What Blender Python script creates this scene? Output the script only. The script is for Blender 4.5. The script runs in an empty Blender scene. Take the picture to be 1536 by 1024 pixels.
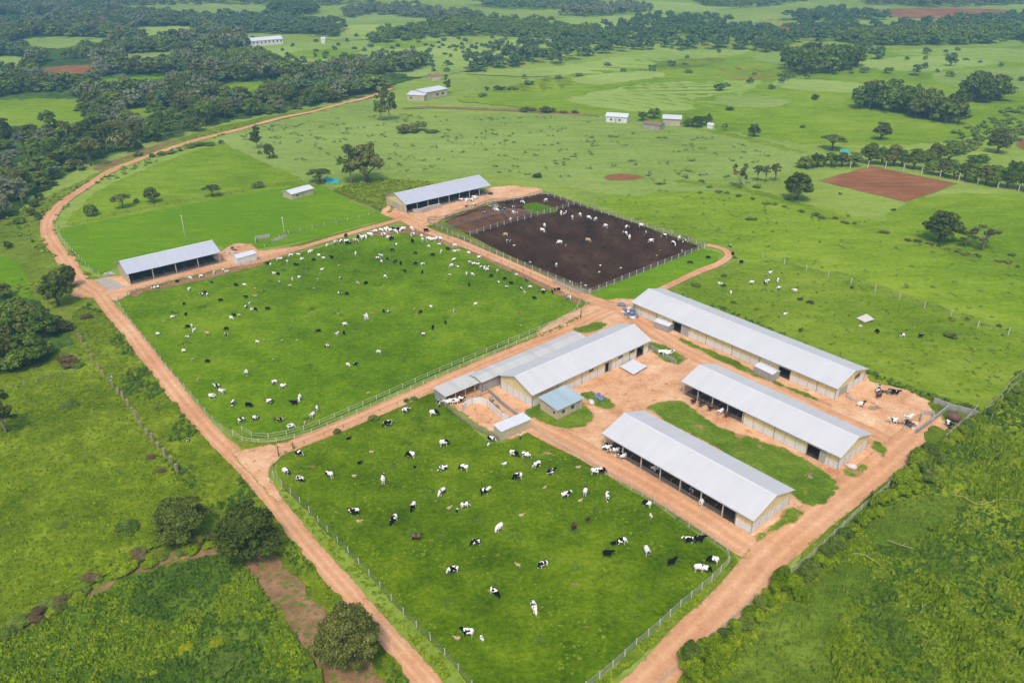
import bpy, bmesh, math, random
import numpy as np
from mathutils import Vector, Matrix
from mathutils.geometry import delaunay_2d_cdt
random.seed(7); RNG = np.random.default_rng(7)
C = bpy.context.scene.collection
PI = math.pi
# ------------------------------------------------------------------ camera geometry
H, FPX, YH = 90.0, 1195.0, -110.0
TH = math.atan((512 - YH) / FPX)
def sstep(a, b, v):
    t = min(1.0, max(0.0, (v - a) / (b - a))); return t * t * (3 - 2 * t)
def terrain(x, y):
    d = math.hypot(x, y)
    if d < 400: return 0.0
    a = sstep(400, 760, d)
    return a * (2.6 * math.sin(x * .021 + 1.3) * math.cos(y * .019 + .4) + 1.5 * math.sin(x * .011 - y * .027) + 1.0 * math.sin(y * .05 + x * .013))
def lift(x, y): return .38 * sstep(390, 520, math.hypot(x, y))
def ray(px, py):
    x = (px - 768) / FPX; y = -(py - 512) / FPX
    return Vector((x, math.cos(TH) + y * math.sin(TH), -math.sin(TH) + y * math.cos(TH)))
def G(px, py, z=None):
    """ground (or height z) point seen at photo pixel"""
    d = ray(px, py)
    if d.z > -0.02: d.z = -0.02
    if z is not None:
        t = (z - H) / d.z; return Vector((d.x * t, d.y * t, z))
    t = -H / d.z
    for _ in range(12):
        zz = terrain(d.x * t, d.y * t); t = (zz - H) / d.z * .6 + t * .4
    x, y = d.x * t, d.y * t
    return Vector((x, y, terrain(x, y)))
# ------------------------------------------------------------------ tags
def tag(o, label=None, cat=None, group=None, kind=None):
    if label: o['label'] = label
    if cat: o['category'] = cat
    if group: o['group'] = group
    if kind: o['kind'] = kind
    return o
def empty(name, loc=(0, 0, 0), rz=0.0, label=None, cat=None, group=None):
    o = bpy.data.objects.new(name, None); o.location = loc; o.rotation_euler = (0, 0, rz)
    o.empty_display_size = .5; C.objects.link(o)
    return tag(o, label, cat, group)
def link(name, me, parent=None, loc=None, rz=None):
    o = bpy.data.objects.new(name, me); C.objects.link(o)
    if parent is not None: o.parent = parent
    if loc is not None: o.location = loc
    if rz is not None: o.rotation_euler = (0, 0, rz)
    return o
def dup(root, loc, rz=0.0, scale=None, label=None, group=None, cat=None):
    r = root.copy(); C.objects.link(r); r.location = loc; r.rotation_euler = (0, 0, rz)
    if scale: r.scale = scale
    for ch in KIDS.get(root.name, []):
        c = ch.copy(); C.objects.link(c); c.parent = r
    return tag(r, label, cat, group)
KIDS = {}
# ------------------------------------------------------------------ materials
def s2l(c):
    c = c / 255.0; return c / 12.92 if c <= .04045 else ((c + .055) / 1.055) ** 2.4
def col(r, g, b, k=1.0): return (s2l(r) * k, s2l(g) * k, s2l(b) * k, 1)
class NT:
    def __init__(s, name):
        s.m = bpy.data.materials.new(name); s.m.use_nodes = True
        s.t = s.m.node_tree; s.n = s.t.nodes; s.l = s.t.links
        s.b = s.n['Principled BSDF']; s.b.inputs['Specular IOR Level'].default_value = 0.0
        s.b.inputs['Roughness'].default_value = .9
    def new(s, typ, **k):
        n = s.n.new(typ)
        for a, v in k.items(): setattr(n, a, v)
        return n
    def pos(s): return s.new('ShaderNodeNewGeometry').outputs['Position']
    def obj(s): return s.new('ShaderNodeTexCoord').outputs['Object']
    def noise(s, vec, scale, detail=3, rough=.55, dist=0.0, stretch=None):
        if stretch:
            mp = s.new('ShaderNodeMapping'); mp.inputs['Scale'].default_value = stretch[:3]
            if len(stretch) > 3: mp.inputs['Rotation'].default_value = (0, 0, stretch[3])
            s.l.new(vec, mp.inputs['Vector']); vec = mp.outputs[0]
        n = s.new('ShaderNodeTexNoise'); n.inputs['Scale'].default_value = scale
        n.inputs['Detail'].default_value = detail; n.inputs['Roughness'].default_value = rough
        n.inputs['Distortion'].default_value = dist
        s.l.new(vec, n.inputs['Vector']); return n.outputs['Fac']
    def math(s, op, a, b=None, clamp=False):
        n = s.new('ShaderNodeMath', operation=op, use_clamp=clamp)
        for i, v in enumerate((a, b)):
            if v is None: continue
            if isinstance(v, (int, float)): n.inputs[i].default_value = v
            else: s.l.new(v, n.inputs[i])
        return n.outputs[0]
    def wsum(s, *pairs):
        out = None
        for v, w in pairs:
            t = s.math('MULTIPLY', v, w); out = t if out is None else s.math('ADD', out, t)
        return out
    def ramp(s, fac, stops):
        r = s.new('ShaderNodeValToRGB'); e = r.color_ramp.elements
        e[0].position, e[0].color = stops[0]; e[1].position, e[1].color = stops[-1]
        for p, c in stops[1:-1]:
            x = e.new(p); x.color = c
        s.l.new(fac, r.inputs[0]); return r.outputs[0]
    def rng(s, v, a, b, c=0.0, d=1.0):
        n = s.new('ShaderNodeMapRange'); n.inputs[1].default_value = a; n.inputs[2].default_value = b
        n.inputs[3].default_value = c; n.inputs[4].default_value = d; s.l.new(v, n.inputs[0]); return n.outputs[0]
    def mix(s, f, a, b, mode='MIX'):
        n = s.new('ShaderNodeMix', data_type='RGBA', blend_type=mode)
        for i, v in ((0, f), (6, a), (7, b)):
            if isinstance(v, (int, float)): n.inputs[i].default_value = v
            elif isinstance(v, tuple): n.inputs[i].default_value = v
            else: s.l.new(v, n.inputs[i])
        return n.outputs[2]
    def fade(s, c, fc):
        at = s.new('ShaderNodeAttribute'); at.attribute_name = 'edge'
        n = s.noise(s.pos(), .7, 5, .7)
        v = s.math('ADD', at.outputs['Fac'], s.math('MULTIPLY', s.math('SUBTRACT', n, .5), 1.5))
        return s.mix(s.math('MULTIPLY', s.rng(v, .28, .42, 1, 0), .9), c, fc)
    def base(s, c):
        if isinstance(c, tuple): s.b.inputs['Base Color'].default_value = c
        else: s.l.new(c, s.b.inputs['Base Color'])
    def bump(s, h, strength=.5, dist=.2):
        n = s.new('ShaderNodeBump'); n.inputs['Strength'].default_value = strength; n.inputs['Distance'].default_value = dist
        s.l.new(h, n.inputs['Height']); s.l.new(n.outputs[0], s.b.inputs['Normal'])

def grass_mat(name, dark, mid, light, spot=None, big=.03, med=.18, fine=1.1, spotf=.68, bump=.6, contrast=1.0, streak=None, bare=None, fade=None):
    t = NT(name); p = t.pos()
    n1 = t.noise(p, big, 3); n2 = t.noise(p, med, 4, .6, stretch=streak); n3 = t.noise(p, fine, 4, .65); n4 = t.noise(p, fine * 3.7, 2)
    f = t.wsum((n1, .9), (n2, .8), (n3, .75), (n4, .35))
    w = .34 / contrast
    f = t.rng(f, 1.4 - w, 1.4 + w)
    c = t.ramp(f, [(0, dark), (.5, mid), (1, light)])
    if spot:
        ns = t.noise(p, .55, 3, .6); m = t.rng(ns, spotf, spotf + .06)
        c = t.mix(m, c, spot)
    if bare:
        nb = t.noise(p, .16, 5, .7); c = t.mix(t.rng(nb, bare[1], bare[1] + .05), c, bare[0])
    if fade: c = t.fade(c, fade)
    t.base(c); t.bump(t.wsum((n3, .7), (n4, .3)), bump, .5)
    return t.m
def plain_mat(name, c, rough=.7, var=.12, scale=1.5, spec=.2, metal=0.0, bump=0.0, objspace=False):
    t = NT(name); p = t.obj() if objspace else t.pos()
    n = t.noise(p, scale, 5, .65)
    k1 = tuple(v * (1 - var) for v in c[:3]) + (1,); k2 = tuple(min(1, v * (1 + var)) for v in c[:3]) + (1,)
    t.base(t.ramp(t.rng(n, .3, .7), [(0, k1), (1, k2)]))
    t.b.inputs['Roughness'].default_value = rough; t.b.inputs['Specular IOR Level'].default_value = spec
    t.b.inputs['Metallic'].default_value = metal
    if bump: t.bump(n, bump, .1)
    return t.m
M = {}
def soil_mat(name, cs, scale=.25, bump=.5, spots=None, streak=None, fade=None):
    t = NT(name); p = t.pos()
    n1 = t.noise(p, scale * .25, 3); n2 = t.noise(p, scale, 5, .65, stretch=streak); n3 = t.noise(p, scale * 8, 3, .6)
    f = t.rng(t.wsum((n1, .4), (n2, .4), (n3, .25)), .37, .68)
    c = t.ramp(f, [(i / (len(cs) - 1), k) for i, k in enumerate(cs)])
    if spots:
        c = t.mix(t.rng(t.noise(p, scale * 1.7, 4, .65), spots[1], spots[1] + .07), c, spots[0])
    if fade: c = t.fade(c, fade)
    t.base(c); t.bump(t.wsum((n2, .6), (n3, .4)), bump, .2); return t.m
def road_mat(name):
    t = NT(name); p = t.pos()
    u = t.new('ShaderNodeSeparateXYZ'); uv = t.new('ShaderNodeUVMap'); uv.uv_map = 'UVMap'
    t.l.new(uv.outputs[0], u.inputs[0])
    n1 = t.noise(p, .07, 3); n2 = t.noise(p, .6, 5, .65); n3 = t.noise(p, 3.0, 3)
    f = t.rng(t.wsum((n1, .4), (n2, .35), (n3, .25)), .34, .66)
    c = t.ramp(f, [(0, col(190, 136, 96)), (.45, col(218, 166, 124)), (.75, col(228, 182, 142)), (1, col(240, 204, 168))])
    # worn wheel lines lighter, crown and shoulders a little darker and browner
    a = t.math('ABSOLUTE', t.math('SUBTRACT', t.math('ABSOLUTE', t.math('SUBTRACT', u.outputs[0], .5)), .2))
    tr = t.rng(t.math('ADD', a, t.math('MULTIPLY', t.math('SUBTRACT', n2, .5), .12)), .03, .13)
    c = t.mix(t.math('MULTIPLY', tr, .26), c, col(168, 110, 74))
    ed = t.math('MULTIPLY', t.math('ABSOLUTE', t.math('SUBTRACT', u.outputs[0], .5)), 2.0)
    ng = t.noise(p, .9, 5, .7)
    eg = t.rng(t.math('ADD', ed, t.math('MULTIPLY', t.math('SUBTRACT', ng, .5), 1.1)), .93, 1.05)
    c = t.mix(t.math('MULTIPLY', eg, .8), c, col(132, 132, 62))
    t.base(c); t.bump(t.wsum((n2, .5), (n3, .5), (tr, .2)), .35, .15); return t.m
def leaf_mat(name, cs, hue=0.0):
    """cs: dark, mid, light leaf colours"""
    t = NT(name); g = t.new('ShaderNodeNewGeometry'); oi = t.new('ShaderNodeObjectInfo')
    n = t.noise(g.outputs['Position'], .45, 3)
    f = t.wsum((g.outputs['Random Per Island'], .45), (oi.outputs['Random'], .3), (t.rng(n, .3, .7), .35))
    t.base(t.ramp(f, [(.08, cs[0]), (.5, cs[1]), (.98, cs[2])]))
    t.b.inputs['Roughness'].default_value = .75; t.b.inputs['Specular IOR Level'].default_value = .03
    return t.m
# ------------------------------------------------------------------ mesh builder
class MB:
    def __init__(s): s.v = []; s.f = []
    def quad(s, *p):
        i = len(s.v); s.v += [tuple(q) for q in p]; s.f.append(tuple(range(i, i + len(p))))
    def box(s, x0, x1, y0, y1, z0, z1):
        i = len(s.v)
        s.v += [(x, y, z) for z in (z0, z1) for (x, y) in ((x0, y0), (x1, y0), (x1, y1), (x0, y1))]
        s.f += [(i, i + 3, i + 2, i + 1), (i + 4, i + 5, i + 6, i + 7)] + [(i + a, i + b, i + b + 4, i + a + 4) for a, b in ((0, 1), (1, 2), (2, 3), (3, 0))]
        return s
    def bar(s, a, b, w, h=None):
        """square bar between two points"""
        a = Vector(a); b = Vector(b); d = (b - a)
        if d.length < 1e-6: return s
        d.normalize(); up = Vector((0, 0, 1)) if abs(d.z) < .95 else Vector((1, 0, 0))
        sd = d.cross(up).normalized() * (w / 2); u = sd.cross(d).normalized() * ((h or w) / 2)
        i = len(s.v)
        for q in (a, b):
            s.v += [tuple(q - sd - u), tuple(q + sd - u), tuple(q + sd + u), tuple(q - sd + u)]
        s.f += [(i, i + 3, i + 2, i + 1), (i + 4, i + 5, i + 6, i + 7)] + [(i + k, i + (k + 1) % 4, i + (k + 1) % 4 + 4, i + k + 4) for k in range(4)]
        return s
    def tube(s, pts, rads, n=8, cap=True):
        i0 = len(s.v); pts = [Vector(p) for p in pts]
        for k, p in enumerate(pts):
            d = (pts[min(k + 1, len(pts) - 1)] - pts[max(k - 1, 0)]).normalized()
            up = Vector((0, 0, 1)) if abs(d.z) < .9 else Vector((1, 0, 0))
            a = d.cross(up).normalized(); b = a.cross(d)
            for j in range(n):
                t = 2 * PI * j / n; s.v.append(tuple(p + (a * math.cos(t) + b * math.sin(t)) * rads[k]))
        for k in range(len(pts) - 1):
            for j in range(n):
                a = i0 + k * n + j; b = i0 + k * n + (j + 1) % n; s.f.append((a, b, b + n, a + n))
        if cap:
            s.f.append(tuple(i0 + j for j in reversed(range(n)))); s.f.append(tuple(i0 + (len(pts) - 1) * n + j for j in range(n)))
        return s
    def ell(s, c, r, seg=10, rings=6, rot=None, noise=0.0):
        i0 = len(s.v); c = Vector(c)
        for a in range(rings + 1):
            ph = PI * a / rings
            for b in range(seg):
                t = 2 * PI * b / seg
                k = 1 + (random.uniform(-noise, noise) if noise else 0)
                q = Vector((r[0] * math.sin(ph) * math.cos(t) * k, r[1] * math.sin(ph) * math.sin(t) * k, r[2] * math.cos(ph) * k))
                if rot: q = rot @ q
                s.v.append(tuple(c + q))
        for a in range(rings):
            for b in range(seg):
                p, q = i0 + a * seg + b, i0 + a * seg + (b + 1) % seg
                s.f.append((p, p + seg, q + seg, q))
        return s
    def mesh(s, name, mat, smooth=False):
        me = bpy.data.meshes.new(name); me.from_pydata(s.v, [], s.f); me.update()
        if mat: me.materials.append(M[mat] if isinstance(mat, str) else mat)
        if smooth: me.polygons.foreach_set('use_smooth', [True] * len(me.polygons))
        return me
    def build(s, name, mat, parent=None, smooth=False, loc=None, rz=None):
        return link(name, s.mesh(name, mat, smooth), parent, loc, rz)
def np_mesh(name, V, F, mat, smooth=False):
    """V (n,3), F (m,3|4)"""
    k = F.shape[1]; me = bpy.data.meshes.new(name)
    me.vertices.add(len(V)); me.vertices.foreach_set('co', V.astype(np.float32).ravel())
    me.loops.add(F.size); me.loops.foreach_set('vertex_index', F.astype(np.int32).ravel())
    me.polygons.add(len(F)); me.polygons.foreach_set('loop_start', (np.arange(len(F)) * k).astype(np.int32))
    me.polygons.foreach_set('use_smooth', np.full(len(F), smooth))
    me.update(calc_edges=True)
    if mat: me.materials.append(M[mat])
    return me
def vnoise(x, y, seed=0):
    x = np.asarray(x, float); y = np.asarray(y, float)
    xi = np.floor(x).astype(np.int64); yi = np.floor(y).astype(np.int64); fx = x - xi; fy = y - yi
    fx = fx * fx * (3 - 2 * fx); fy = fy * fy * (3 - 2 * fy)
    def h(a, b):
        n = (a * 374761393 + b * 668265263 + seed * 982451653) & 0xffffffff
        n = ((n ^ (n >> 13)) * 1274126177) & 0xffffffff; n = n ^ (n >> 16)
        return (n & 0xffff) / 65535.0
    return (h(xi, yi) * (1 - fx) + h(xi + 1, yi) * fx) * (1 - fy) + (h(xi, yi + 1) * (1 - fx) + h(xi + 1, yi + 1) * fx) * fy
def inpoly(x, y, poly):
    ins = np.zeros(len(x), bool); n = len(poly)
    for i in range(n):
        x0, y0 = poly[i][:2]; x1, y1 = poly[(i + 1) % n][:2]
        if y0 == y1: continue
        c = ((y0 > y) != (y1 > y)) & (x < (x1 - x0) * (y - y0) / (y1 - y0) + x0)
        ins ^= c
    return ins
def smooth_poly(pts, step, closed=True, k=.5):
    """Catmull-Rom resample"""
    P = [Vector(p[:2]) for p in pts]; n = len(P); out = []
    for i in range(n if closed else n - 1):
        if closed: a, b, c, d = P[i - 1], P[i], P[(i + 1) % n], P[(i + 2) % n]
        else: a, b, c, d = P[max(i - 1, 0)], P[i], P[i + 1], P[min(i + 2, n - 1)]
        m = max(1, int((c - b).length / step))
        t1 = (c - a) * .5 * k * 2 * min(1, (c - b).length / max((c - a).length * .5, 1e-6)); t2 = (d - b) * .5 * k * 2 * min(1, (c - b).length / max((d - b).length * .5, 1e-6))
        for j in range(m):
            t = j / m; t_2 = t * t; t_3 = t_2 * t
            out.append(b * (2 * t_3 - 3 * t_2 + 1) + t1 * (t_3 - 2 * t_2 + t) + c * (-2 * t_3 + 3 * t_2) + t2 * (t_3 - t_2))
    if not closed: out.append(P[-1])
    return out
ROADS = []
SHEETN = [0]
def sheet(name, px, mat, ragged=.35, step=None, height=None, grid=None, world=False, k=.35, kind='structure', fade=0):
    """a ground patch from photo pixels (or world points), edges ragged"""
    SHEETN[0] += 1
    pts = [Vector(p) for p in px] if world else [G(*p) for p in px]
    dmin = min(p.y for p in pts)
    far = max(math.hypot(p.x, p.y) for p in pts) > 390
    st = step or max(.8, dmin / 250)
    b = smooth_poly(pts, st, True, k); n = len(b)
    if ragged:
        out = []
        for i, p in enumerate(b):
            d = (b[(i + 1) % n] - b[i - 1]); nn = Vector((d.y, -d.x)).normalized() if d.length > 0 else Vector((0, 0))
            a = (float(vnoise(p.x * .25, p.y * .25, 3)) - .5) * 1.3 + (float(vnoise(p.x * 1.1, p.y * 1.1, 5)) - .5) * .9
            out.append(p + nn * a * ragged * 1.5)
        b = out
    z0 = .012 + SHEETN[0] * .0016
    inner = []
    if fade and not grid: grid = max(.6, fade * .45)
    gstep = grid or (12 if far else None)
    if gstep:
        xs = [p.x for p in b]; ys = [p.y for p in b]
        X, Y = np.meshgrid(np.arange(min(xs) + gstep * .37, max(xs), gstep), np.arange(min(ys) + gstep * .41, max(ys), gstep))
        X = X.ravel(); Y = Y.ravel()
        if grid: X = X + RNG.uniform(-.3, .3, len(X)) * gstep; Y = Y + RNG.uniform(-.3, .3, len(Y)) * gstep
        m = inpoly(X, Y, b); inner = [Vector((float(a), float(c))) for a, c in zip(X[m], Y[m])]
    vs = list(b) + inner
    r = delaunay_2d_cdt(vs, [], [list(range(n))], 1, 1e-5)
    V = [(v.x, v.y, (terrain(v.x, v.y) + lift(v.x, v.y) if far else 0) + z0) for v in r[0]]
    if height:
        Va = np.array(V); hz = height(Va[:, 0], Va[:, 1]); Va[:, 2] += hz; V = [tuple(map(float, q)) for q in Va]
    me = bpy.data.meshes.new(name); me.from_pydata(V, [], [tuple(reversed(f)) if False else tuple(f) for f in r[2]]); me.update()
    if len(me.polygons) and me.polygons[0].normal.z < 0: me.flip_normals()
    me.materials.append(M[mat])
    if height: me.polygons.foreach_set('use_smooth', [True] * len(me.polygons))
    if fade:
        B = np.array([(p.x, p.y) for p in b]); Va = np.array(V)[:, :2]; D = np.full(len(Va), 1e9)
        for i in range(0, len(Va), 3000): D[i:i + 3000] = np.sqrt(((Va[i:i + 3000, None] - B[None]) ** 2).sum(-1).min(1))
        at = me.attributes.new('edge', 'FLOAT', 'POINT'); at.data.foreach_set('value', np.clip(D / fade, 0, 1).astype(np.float32))
    o = link(name, me); tag(o, kind=kind); return o
def road(px, width, name='road', mat='road', ragged=.15):
    SHEETN[0] += 1
    pts = [G(*p) for p in px]
    far = max(math.hypot(p.x, p.y) for p in pts) > 390
    c = smooth_poly(pts, 1.2, False, .5); n = len(c); ROADS.append((np.array([(p.x, p.y) for p in c]), 3.0 if callable(width) else width)); z0 = .012 + SHEETN[0] * .0016
    V = []; F = []; UV = []; L = 0; NC = 7
    for i, p in enumerate(c):
        d = (c[min(i + 1, n - 1)] - c[max(i - 1, 0)]).normalized(); nn = Vector((-d.y, d.x))
        w = width(i / (n - 1)) if callable(width) else width
        for j in range(NC):
            t = j / (NC - 1); off = (t - .5) * w
            if j in (0, NC - 1):
                q = p + nn * off; a = (float(vnoise(q.x * .12, q.y * .12, 11)) - .5) * 2.6 + (float(vnoise(q.x * .9, q.y * .9, 12)) - .5) * .8
                off += a * ragged * 1.4 * (1 if j else -1)
            q = p + nn * off
            V.append((q.x, q.y, (terrain(q.x, q.y) + lift(q.x, q.y) if far else 0) + z0)); UV.append((t, i * .1))
    for i in range(n - 1):
        for j in range(NC - 1):
            a = i * NC + j; F.append((a, a + 1, a + NC + 1, a + NC))
    me = bpy.data.meshes.new(name); me.from_pydata(V, [], F); me.update()
    if me.polygons[0].normal.z < 0: me.flip_normals()
    me.materials.append(M[mat]); uv = me.uv_layers.new(name='UVMap')
    for l in me.loops: uv.data[l.index].uv = UV[l.vertex_index]
    return tag(link(name, me), kind='structure')
# ------------------------------------------------------------------ materials of this place
M['ground'] = grass_mat('pasture_ground', col(112, 134, 48), col(136, 158, 62), col(158, 178, 84), big=.008, med=.05, fine=.5, contrast=.95, bump=.6, streak=(1, 3, 1), bare=(col(150, 140, 84), .66))
M['paddock'] = grass_mat('paddock_grass', col(74, 106, 4), col(97, 130, 8), col(126, 152, 26), spot=col(146, 156, 54), spotf=.72, big=.02, med=.14, fine=.9, contrast=1.35, bump=1.0, bare=(col(118, 142, 30), .66))
M['paddock_deep'] = grass_mat('paddock_grass_deep', col(64, 92, 4), col(93, 121, 6), col(124, 146, 24), spot=col(134, 144, 48), spotf=.72, big=.03, med=.2, fine=1.3, contrast=1.35, bump=1.0, bare=(col(112, 130, 30), .65))
M['island'] = grass_mat('island_grass', col(76, 106, 20), col(100, 130, 30), col(130, 150, 50), spot=col(130, 128, 56), spotf=.64, big=.06, med=.3, fine=1.4, contrast=1.3, bump=1.0, bare=(col(176, 140, 96), .6), fade=col(206, 158, 116))
M['crop'] = grass_mat('lush_crop', col(84, 126, 4), col(103, 142, 6), col(128, 160, 24), big=.02, med=.12, fine=.8, contrast=.9, bump=.6, streak=(1, 3, 1, .7))
M['verge'] = grass_mat('verge_grass', col(84, 106, 22), col(114, 136, 34), col(148, 160, 58), spot=col(160, 140, 92), spotf=.66, big=.05, med=.35, fine=1.6, contrast=1.1, bump=1.0)
M['mead'] = grass_mat('meadow', col(98, 128, 16), col(122, 150, 28), col(144, 166, 48), big=.015, med=.07, fine=.6, contrast=1.3, bump=.7, streak=(1, 2.5, 1), bare=(col(150, 142, 80), .7))
M['mead_r'] = grass_mat('cattle_meadow', col(94, 122, 18), col(117, 143, 28), col(142, 160, 50), spot=col(142, 132, 76), spotf=.72, big=.03, med=.12, fine=.8, contrast=1.2, bump=.9, streak=(1, 1.8, 1))
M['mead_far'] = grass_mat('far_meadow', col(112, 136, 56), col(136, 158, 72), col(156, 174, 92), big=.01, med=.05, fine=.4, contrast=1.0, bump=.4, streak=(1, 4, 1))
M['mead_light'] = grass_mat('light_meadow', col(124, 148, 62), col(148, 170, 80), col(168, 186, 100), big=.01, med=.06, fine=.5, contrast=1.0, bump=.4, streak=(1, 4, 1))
M['rough'] = grass_mat('rough_grass', col(76, 100, 12), col(110, 131, 22), col(146, 162, 40), spot=col(110, 96, 56), spotf=.72, big=.04, med=.2, fine=1.0, contrast=1.25, bump=1.0)
M['rough_dark'] = grass_mat('rough_dark_grass', col(58, 84, 22), col(84, 112, 30), col(118, 140, 42), spot=col(96, 110, 50), spotf=.72, big=.04, med=.2, fine=1.0, contrast=1.2, bump=1.0)
M['tall_grass'] = grass_mat('tall_smooth_grass', col(74, 100, 22), col(98, 124, 32), col(124, 144, 48), big=.04, med=.25, fine=1.2, contrast=1.2, bump=1.0)
M['scrub'] = grass_mat('scrub_floor', col(44, 66, 26), col(70, 98, 38), col(104, 130, 52), spot=col(120, 104, 70), spotf=.66, big=.03, med=.2, fine=.9, contrast=1.2, bump=1.0)
M['road'] = road_mat('dirt_road')
M['yard'] = soil_mat('yard_dirt', [col(184, 130, 90), col(212, 162, 120), col(224, 180, 140), col(236, 202, 168)], .28, .35, spots=(col(174, 122, 84), .62), fade=col(136, 138, 64))
M['manure'] = soil_mat('dark_manure', [col(44, 28, 18), col(60, 41, 29), col(76, 55, 40), col(100, 78, 58)], .2, .8, streak=(1, .35, 1, .7), spots=(col(40, 26, 18), .6), fade=col(96, 84, 56))
M['brown'] = soil_mat('brown_soil', [col(84, 60, 44), col(110, 80, 58), col(134, 98, 72)], .3, .5)
M['redsoil'] = soil_mat('ploughed_soil', [col(112, 74, 46), col(144, 96, 62), col(174, 124, 88)], .2, .6, streak=(.3, 1.6, 1, .65), spots=(col(120, 118, 62), .67), fade=col(120, 132, 56))
M['path'] = soil_mat('trodden_earth', [col(114, 92, 58), col(148, 116, 84), col(178, 140, 106)], .5, .5, spots=(col(98, 120, 44), .52))
M['trodden'] = soil_mat('trodden_pasture', [col(120, 96, 62), col(152, 120, 86), col(180, 146, 110)], .5, .5, fade=col(106, 128, 30))
M['concrete'] = plain_mat('concrete', col(176, 170, 162), .85, .15, .8)
# metal roofing: fine sheet laps and weathering
def roof_mat(name, c, dark=.06, sheet=.9):
    t = NT(name); p = t.obj(); s = t.new('ShaderNodeSeparateXYZ'); t.l.new(p, s.inputs[0])
    w = t.new('ShaderNodeTexWave', wave_type='BANDS', bands_direction='X'); w.inputs['Scale'].default_value = 1.0
    t.l.new(p, w.inputs['Vector'])
    lap = t.math('PINGPONG', s.outputs[0], sheet / 2); lapm = t.rng(lap, 0, .07, 1, 0)
    n = t.noise(p, .35, 4, .6, stretch=(1, .25, 1)); n2 = t.noise(p, 2.5, 4, .7)
    col_id = t.math('FLOOR', t.math('DIVIDE', s.outputs[0], sheet)); wn = t.new('ShaderNodeTexWhiteNoise', noise_dimensions='1D'); t.l.new(col_id, wn.inputs['W'])
    f = t.wsum((t.rng(n, .3, .7), .5), (wn.outputs['Value'], .18), (t.rng(n2, .3, .7), .2))
    lo = tuple(v * (1 - dark * 1.6) for v in c[:3]) + (1,); hi = tuple(min(1, v * (1 + dark)) for v in c[:3]) + (1,)
    cc = t.ramp(f, [(0, lo), (1, hi)])
    dk = tuple(v * .72 for v in c[:3]) + (1,)
    cc = t.mix(t.math('MULTIPLY', lapm, .16), cc, dk)
    t.base(cc); t.b.inputs['Roughness'].default_value = .55; t.b.inputs['Specular IOR Level'].default_value = .25
    t.bump(w.outputs['Fac'], .12, .03); return t.m
M['roof'] = roof_mat('white_roof_sheet', col(208, 209, 210), .06)
M['roof_grey'] = roof_mat('grey_roof_sheet', col(190, 195, 206))
M['roof_old'] = roof_mat('weathered_roof_sheet', col(202, 202, 198), .14)
M['roof_blue'] = roof_mat('pale_blue_roof_sheet', col(172, 192, 200), .12)
M['roof_white'] = plain_mat('white_roof', col(214, 217, 222), .5, .06)
M['ridge'] = plain_mat('ridge_flashing', col(216, 218, 222), .45, .05)
def clad_mat(name, c, var=.12, stain=None):
    t = NT(name); p = t.obj(); n = t.noise(p, .8, 4, .65, stretch=(1.5, 1.5, .4)); n2 = t.noise(p, 3.5, 3, .6, stretch=(2, 2, .3))
    s = t.new('ShaderNodeSeparateXYZ'); t.l.new(p, s.inputs[0])
    xy = t.math('ADD', s.outputs[0], s.outputs[1])
    seam = t.rng(t.math('PINGPONG', xy, .5), 0, .05, 1, 0)
    f = t.wsum((t.rng(n, .3, .7), .6), (t.rng(n2, .3, .7), .4))
    c2 = t.ramp(f, [(0, tuple(v * (1 - var * 1.8) for v in c[:3]) + (1,)), (1, tuple(min(1, v * (1 + var)) for v in c[:3]) + (1,))])
    c2 = t.mix(t.math('MULTIPLY', seam, .35), c2, tuple(v * .55 for v in c[:3]) + (1,))
    if stain:
        z = t.rng(t.math('ADD', s.outputs[2], t.math('MULTIPLY', n2, .6)), .2, .75, 1, 0)
        c2 = t.mix(t.math('MULTIPLY', z, .4), c2, stain)
    t.base(c2); t.b.inputs['Roughness'].default_value = .7; return t.m
M['wall_white'] = clad_mat('white_wall_sheet', col(226, 225, 222), .08, col(150, 112, 84))
M['wall_yellow'] = clad_mat('yellow_cladding', col(230, 212, 158), .08)
M['wall_cream'] = clad_mat('cream_wall', col(200, 186, 156), .12, col(150, 112, 84))
M['wall_grey'] = clad_mat('grey_wall', col(168, 166, 162), .12, col(140, 110, 86))
M['steel'] = plain_mat('galvanised_steel', col(170, 170, 166), .5, .1, 2, .4)
M['post_white'] = plain_mat('pale_post', col(206, 202, 190), .8, .12, 3)
M['post_wood'] = plain_mat('weathered_wood', col(164, 148, 120), .9, .2, 3)
M['post_dark'] = plain_mat('dark_wood', col(104, 86, 66), .9, .2, 3)
M['rail_white'] = plain_mat('pale_rail', col(176, 180, 158), .7, .08)
M['rail_dirty'] = plain_mat('dirty_rail', col(138, 128, 118), .8, .2, 1)
M['wire'] = plain_mat('wire', col(130, 136, 116), .6, .1)
M['dark_in'] = plain_mat('stall_bedding', col(78, 62, 52), .95, .25, .8)
M['frame_dark'] = plain_mat('dark_frame', col(70, 70, 72), .7, .1)
M['door_metal'] = clad_mat('door_sheet', col(176, 176, 168), .1)
M['glass'] = plain_mat('window_opening', col(60, 66, 66), .3, .1, 1, .5)
M['sack'] = plain_mat('white_sack', col(214, 208, 200), .8, .12, 2)
M['sack_blue'] = plain_mat('blue_striped_sack', col(120, 132, 158), .8, .45, 4)
M['tarp'] = plain_mat('turquoise_tarp', col(56, 170, 168), .6, .15, 1)
M['tile_far'] = plain_mat('rust_roof', col(150, 112, 96), .8, .2, 1)
M['twig'] = plain_mat('bare_twig', col(170, 164, 116), .9, .1)
M['trunk'] = plain_mat('bark', col(104, 92, 74), .95, .25, 2)
M['trunk_pale'] = plain_mat('pale_bark', col(168, 156, 134), .95, .2, 2)
M['rust'] = plain_mat('rust_brown_tank', col(112, 84, 76), .7, .2, 1)
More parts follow.
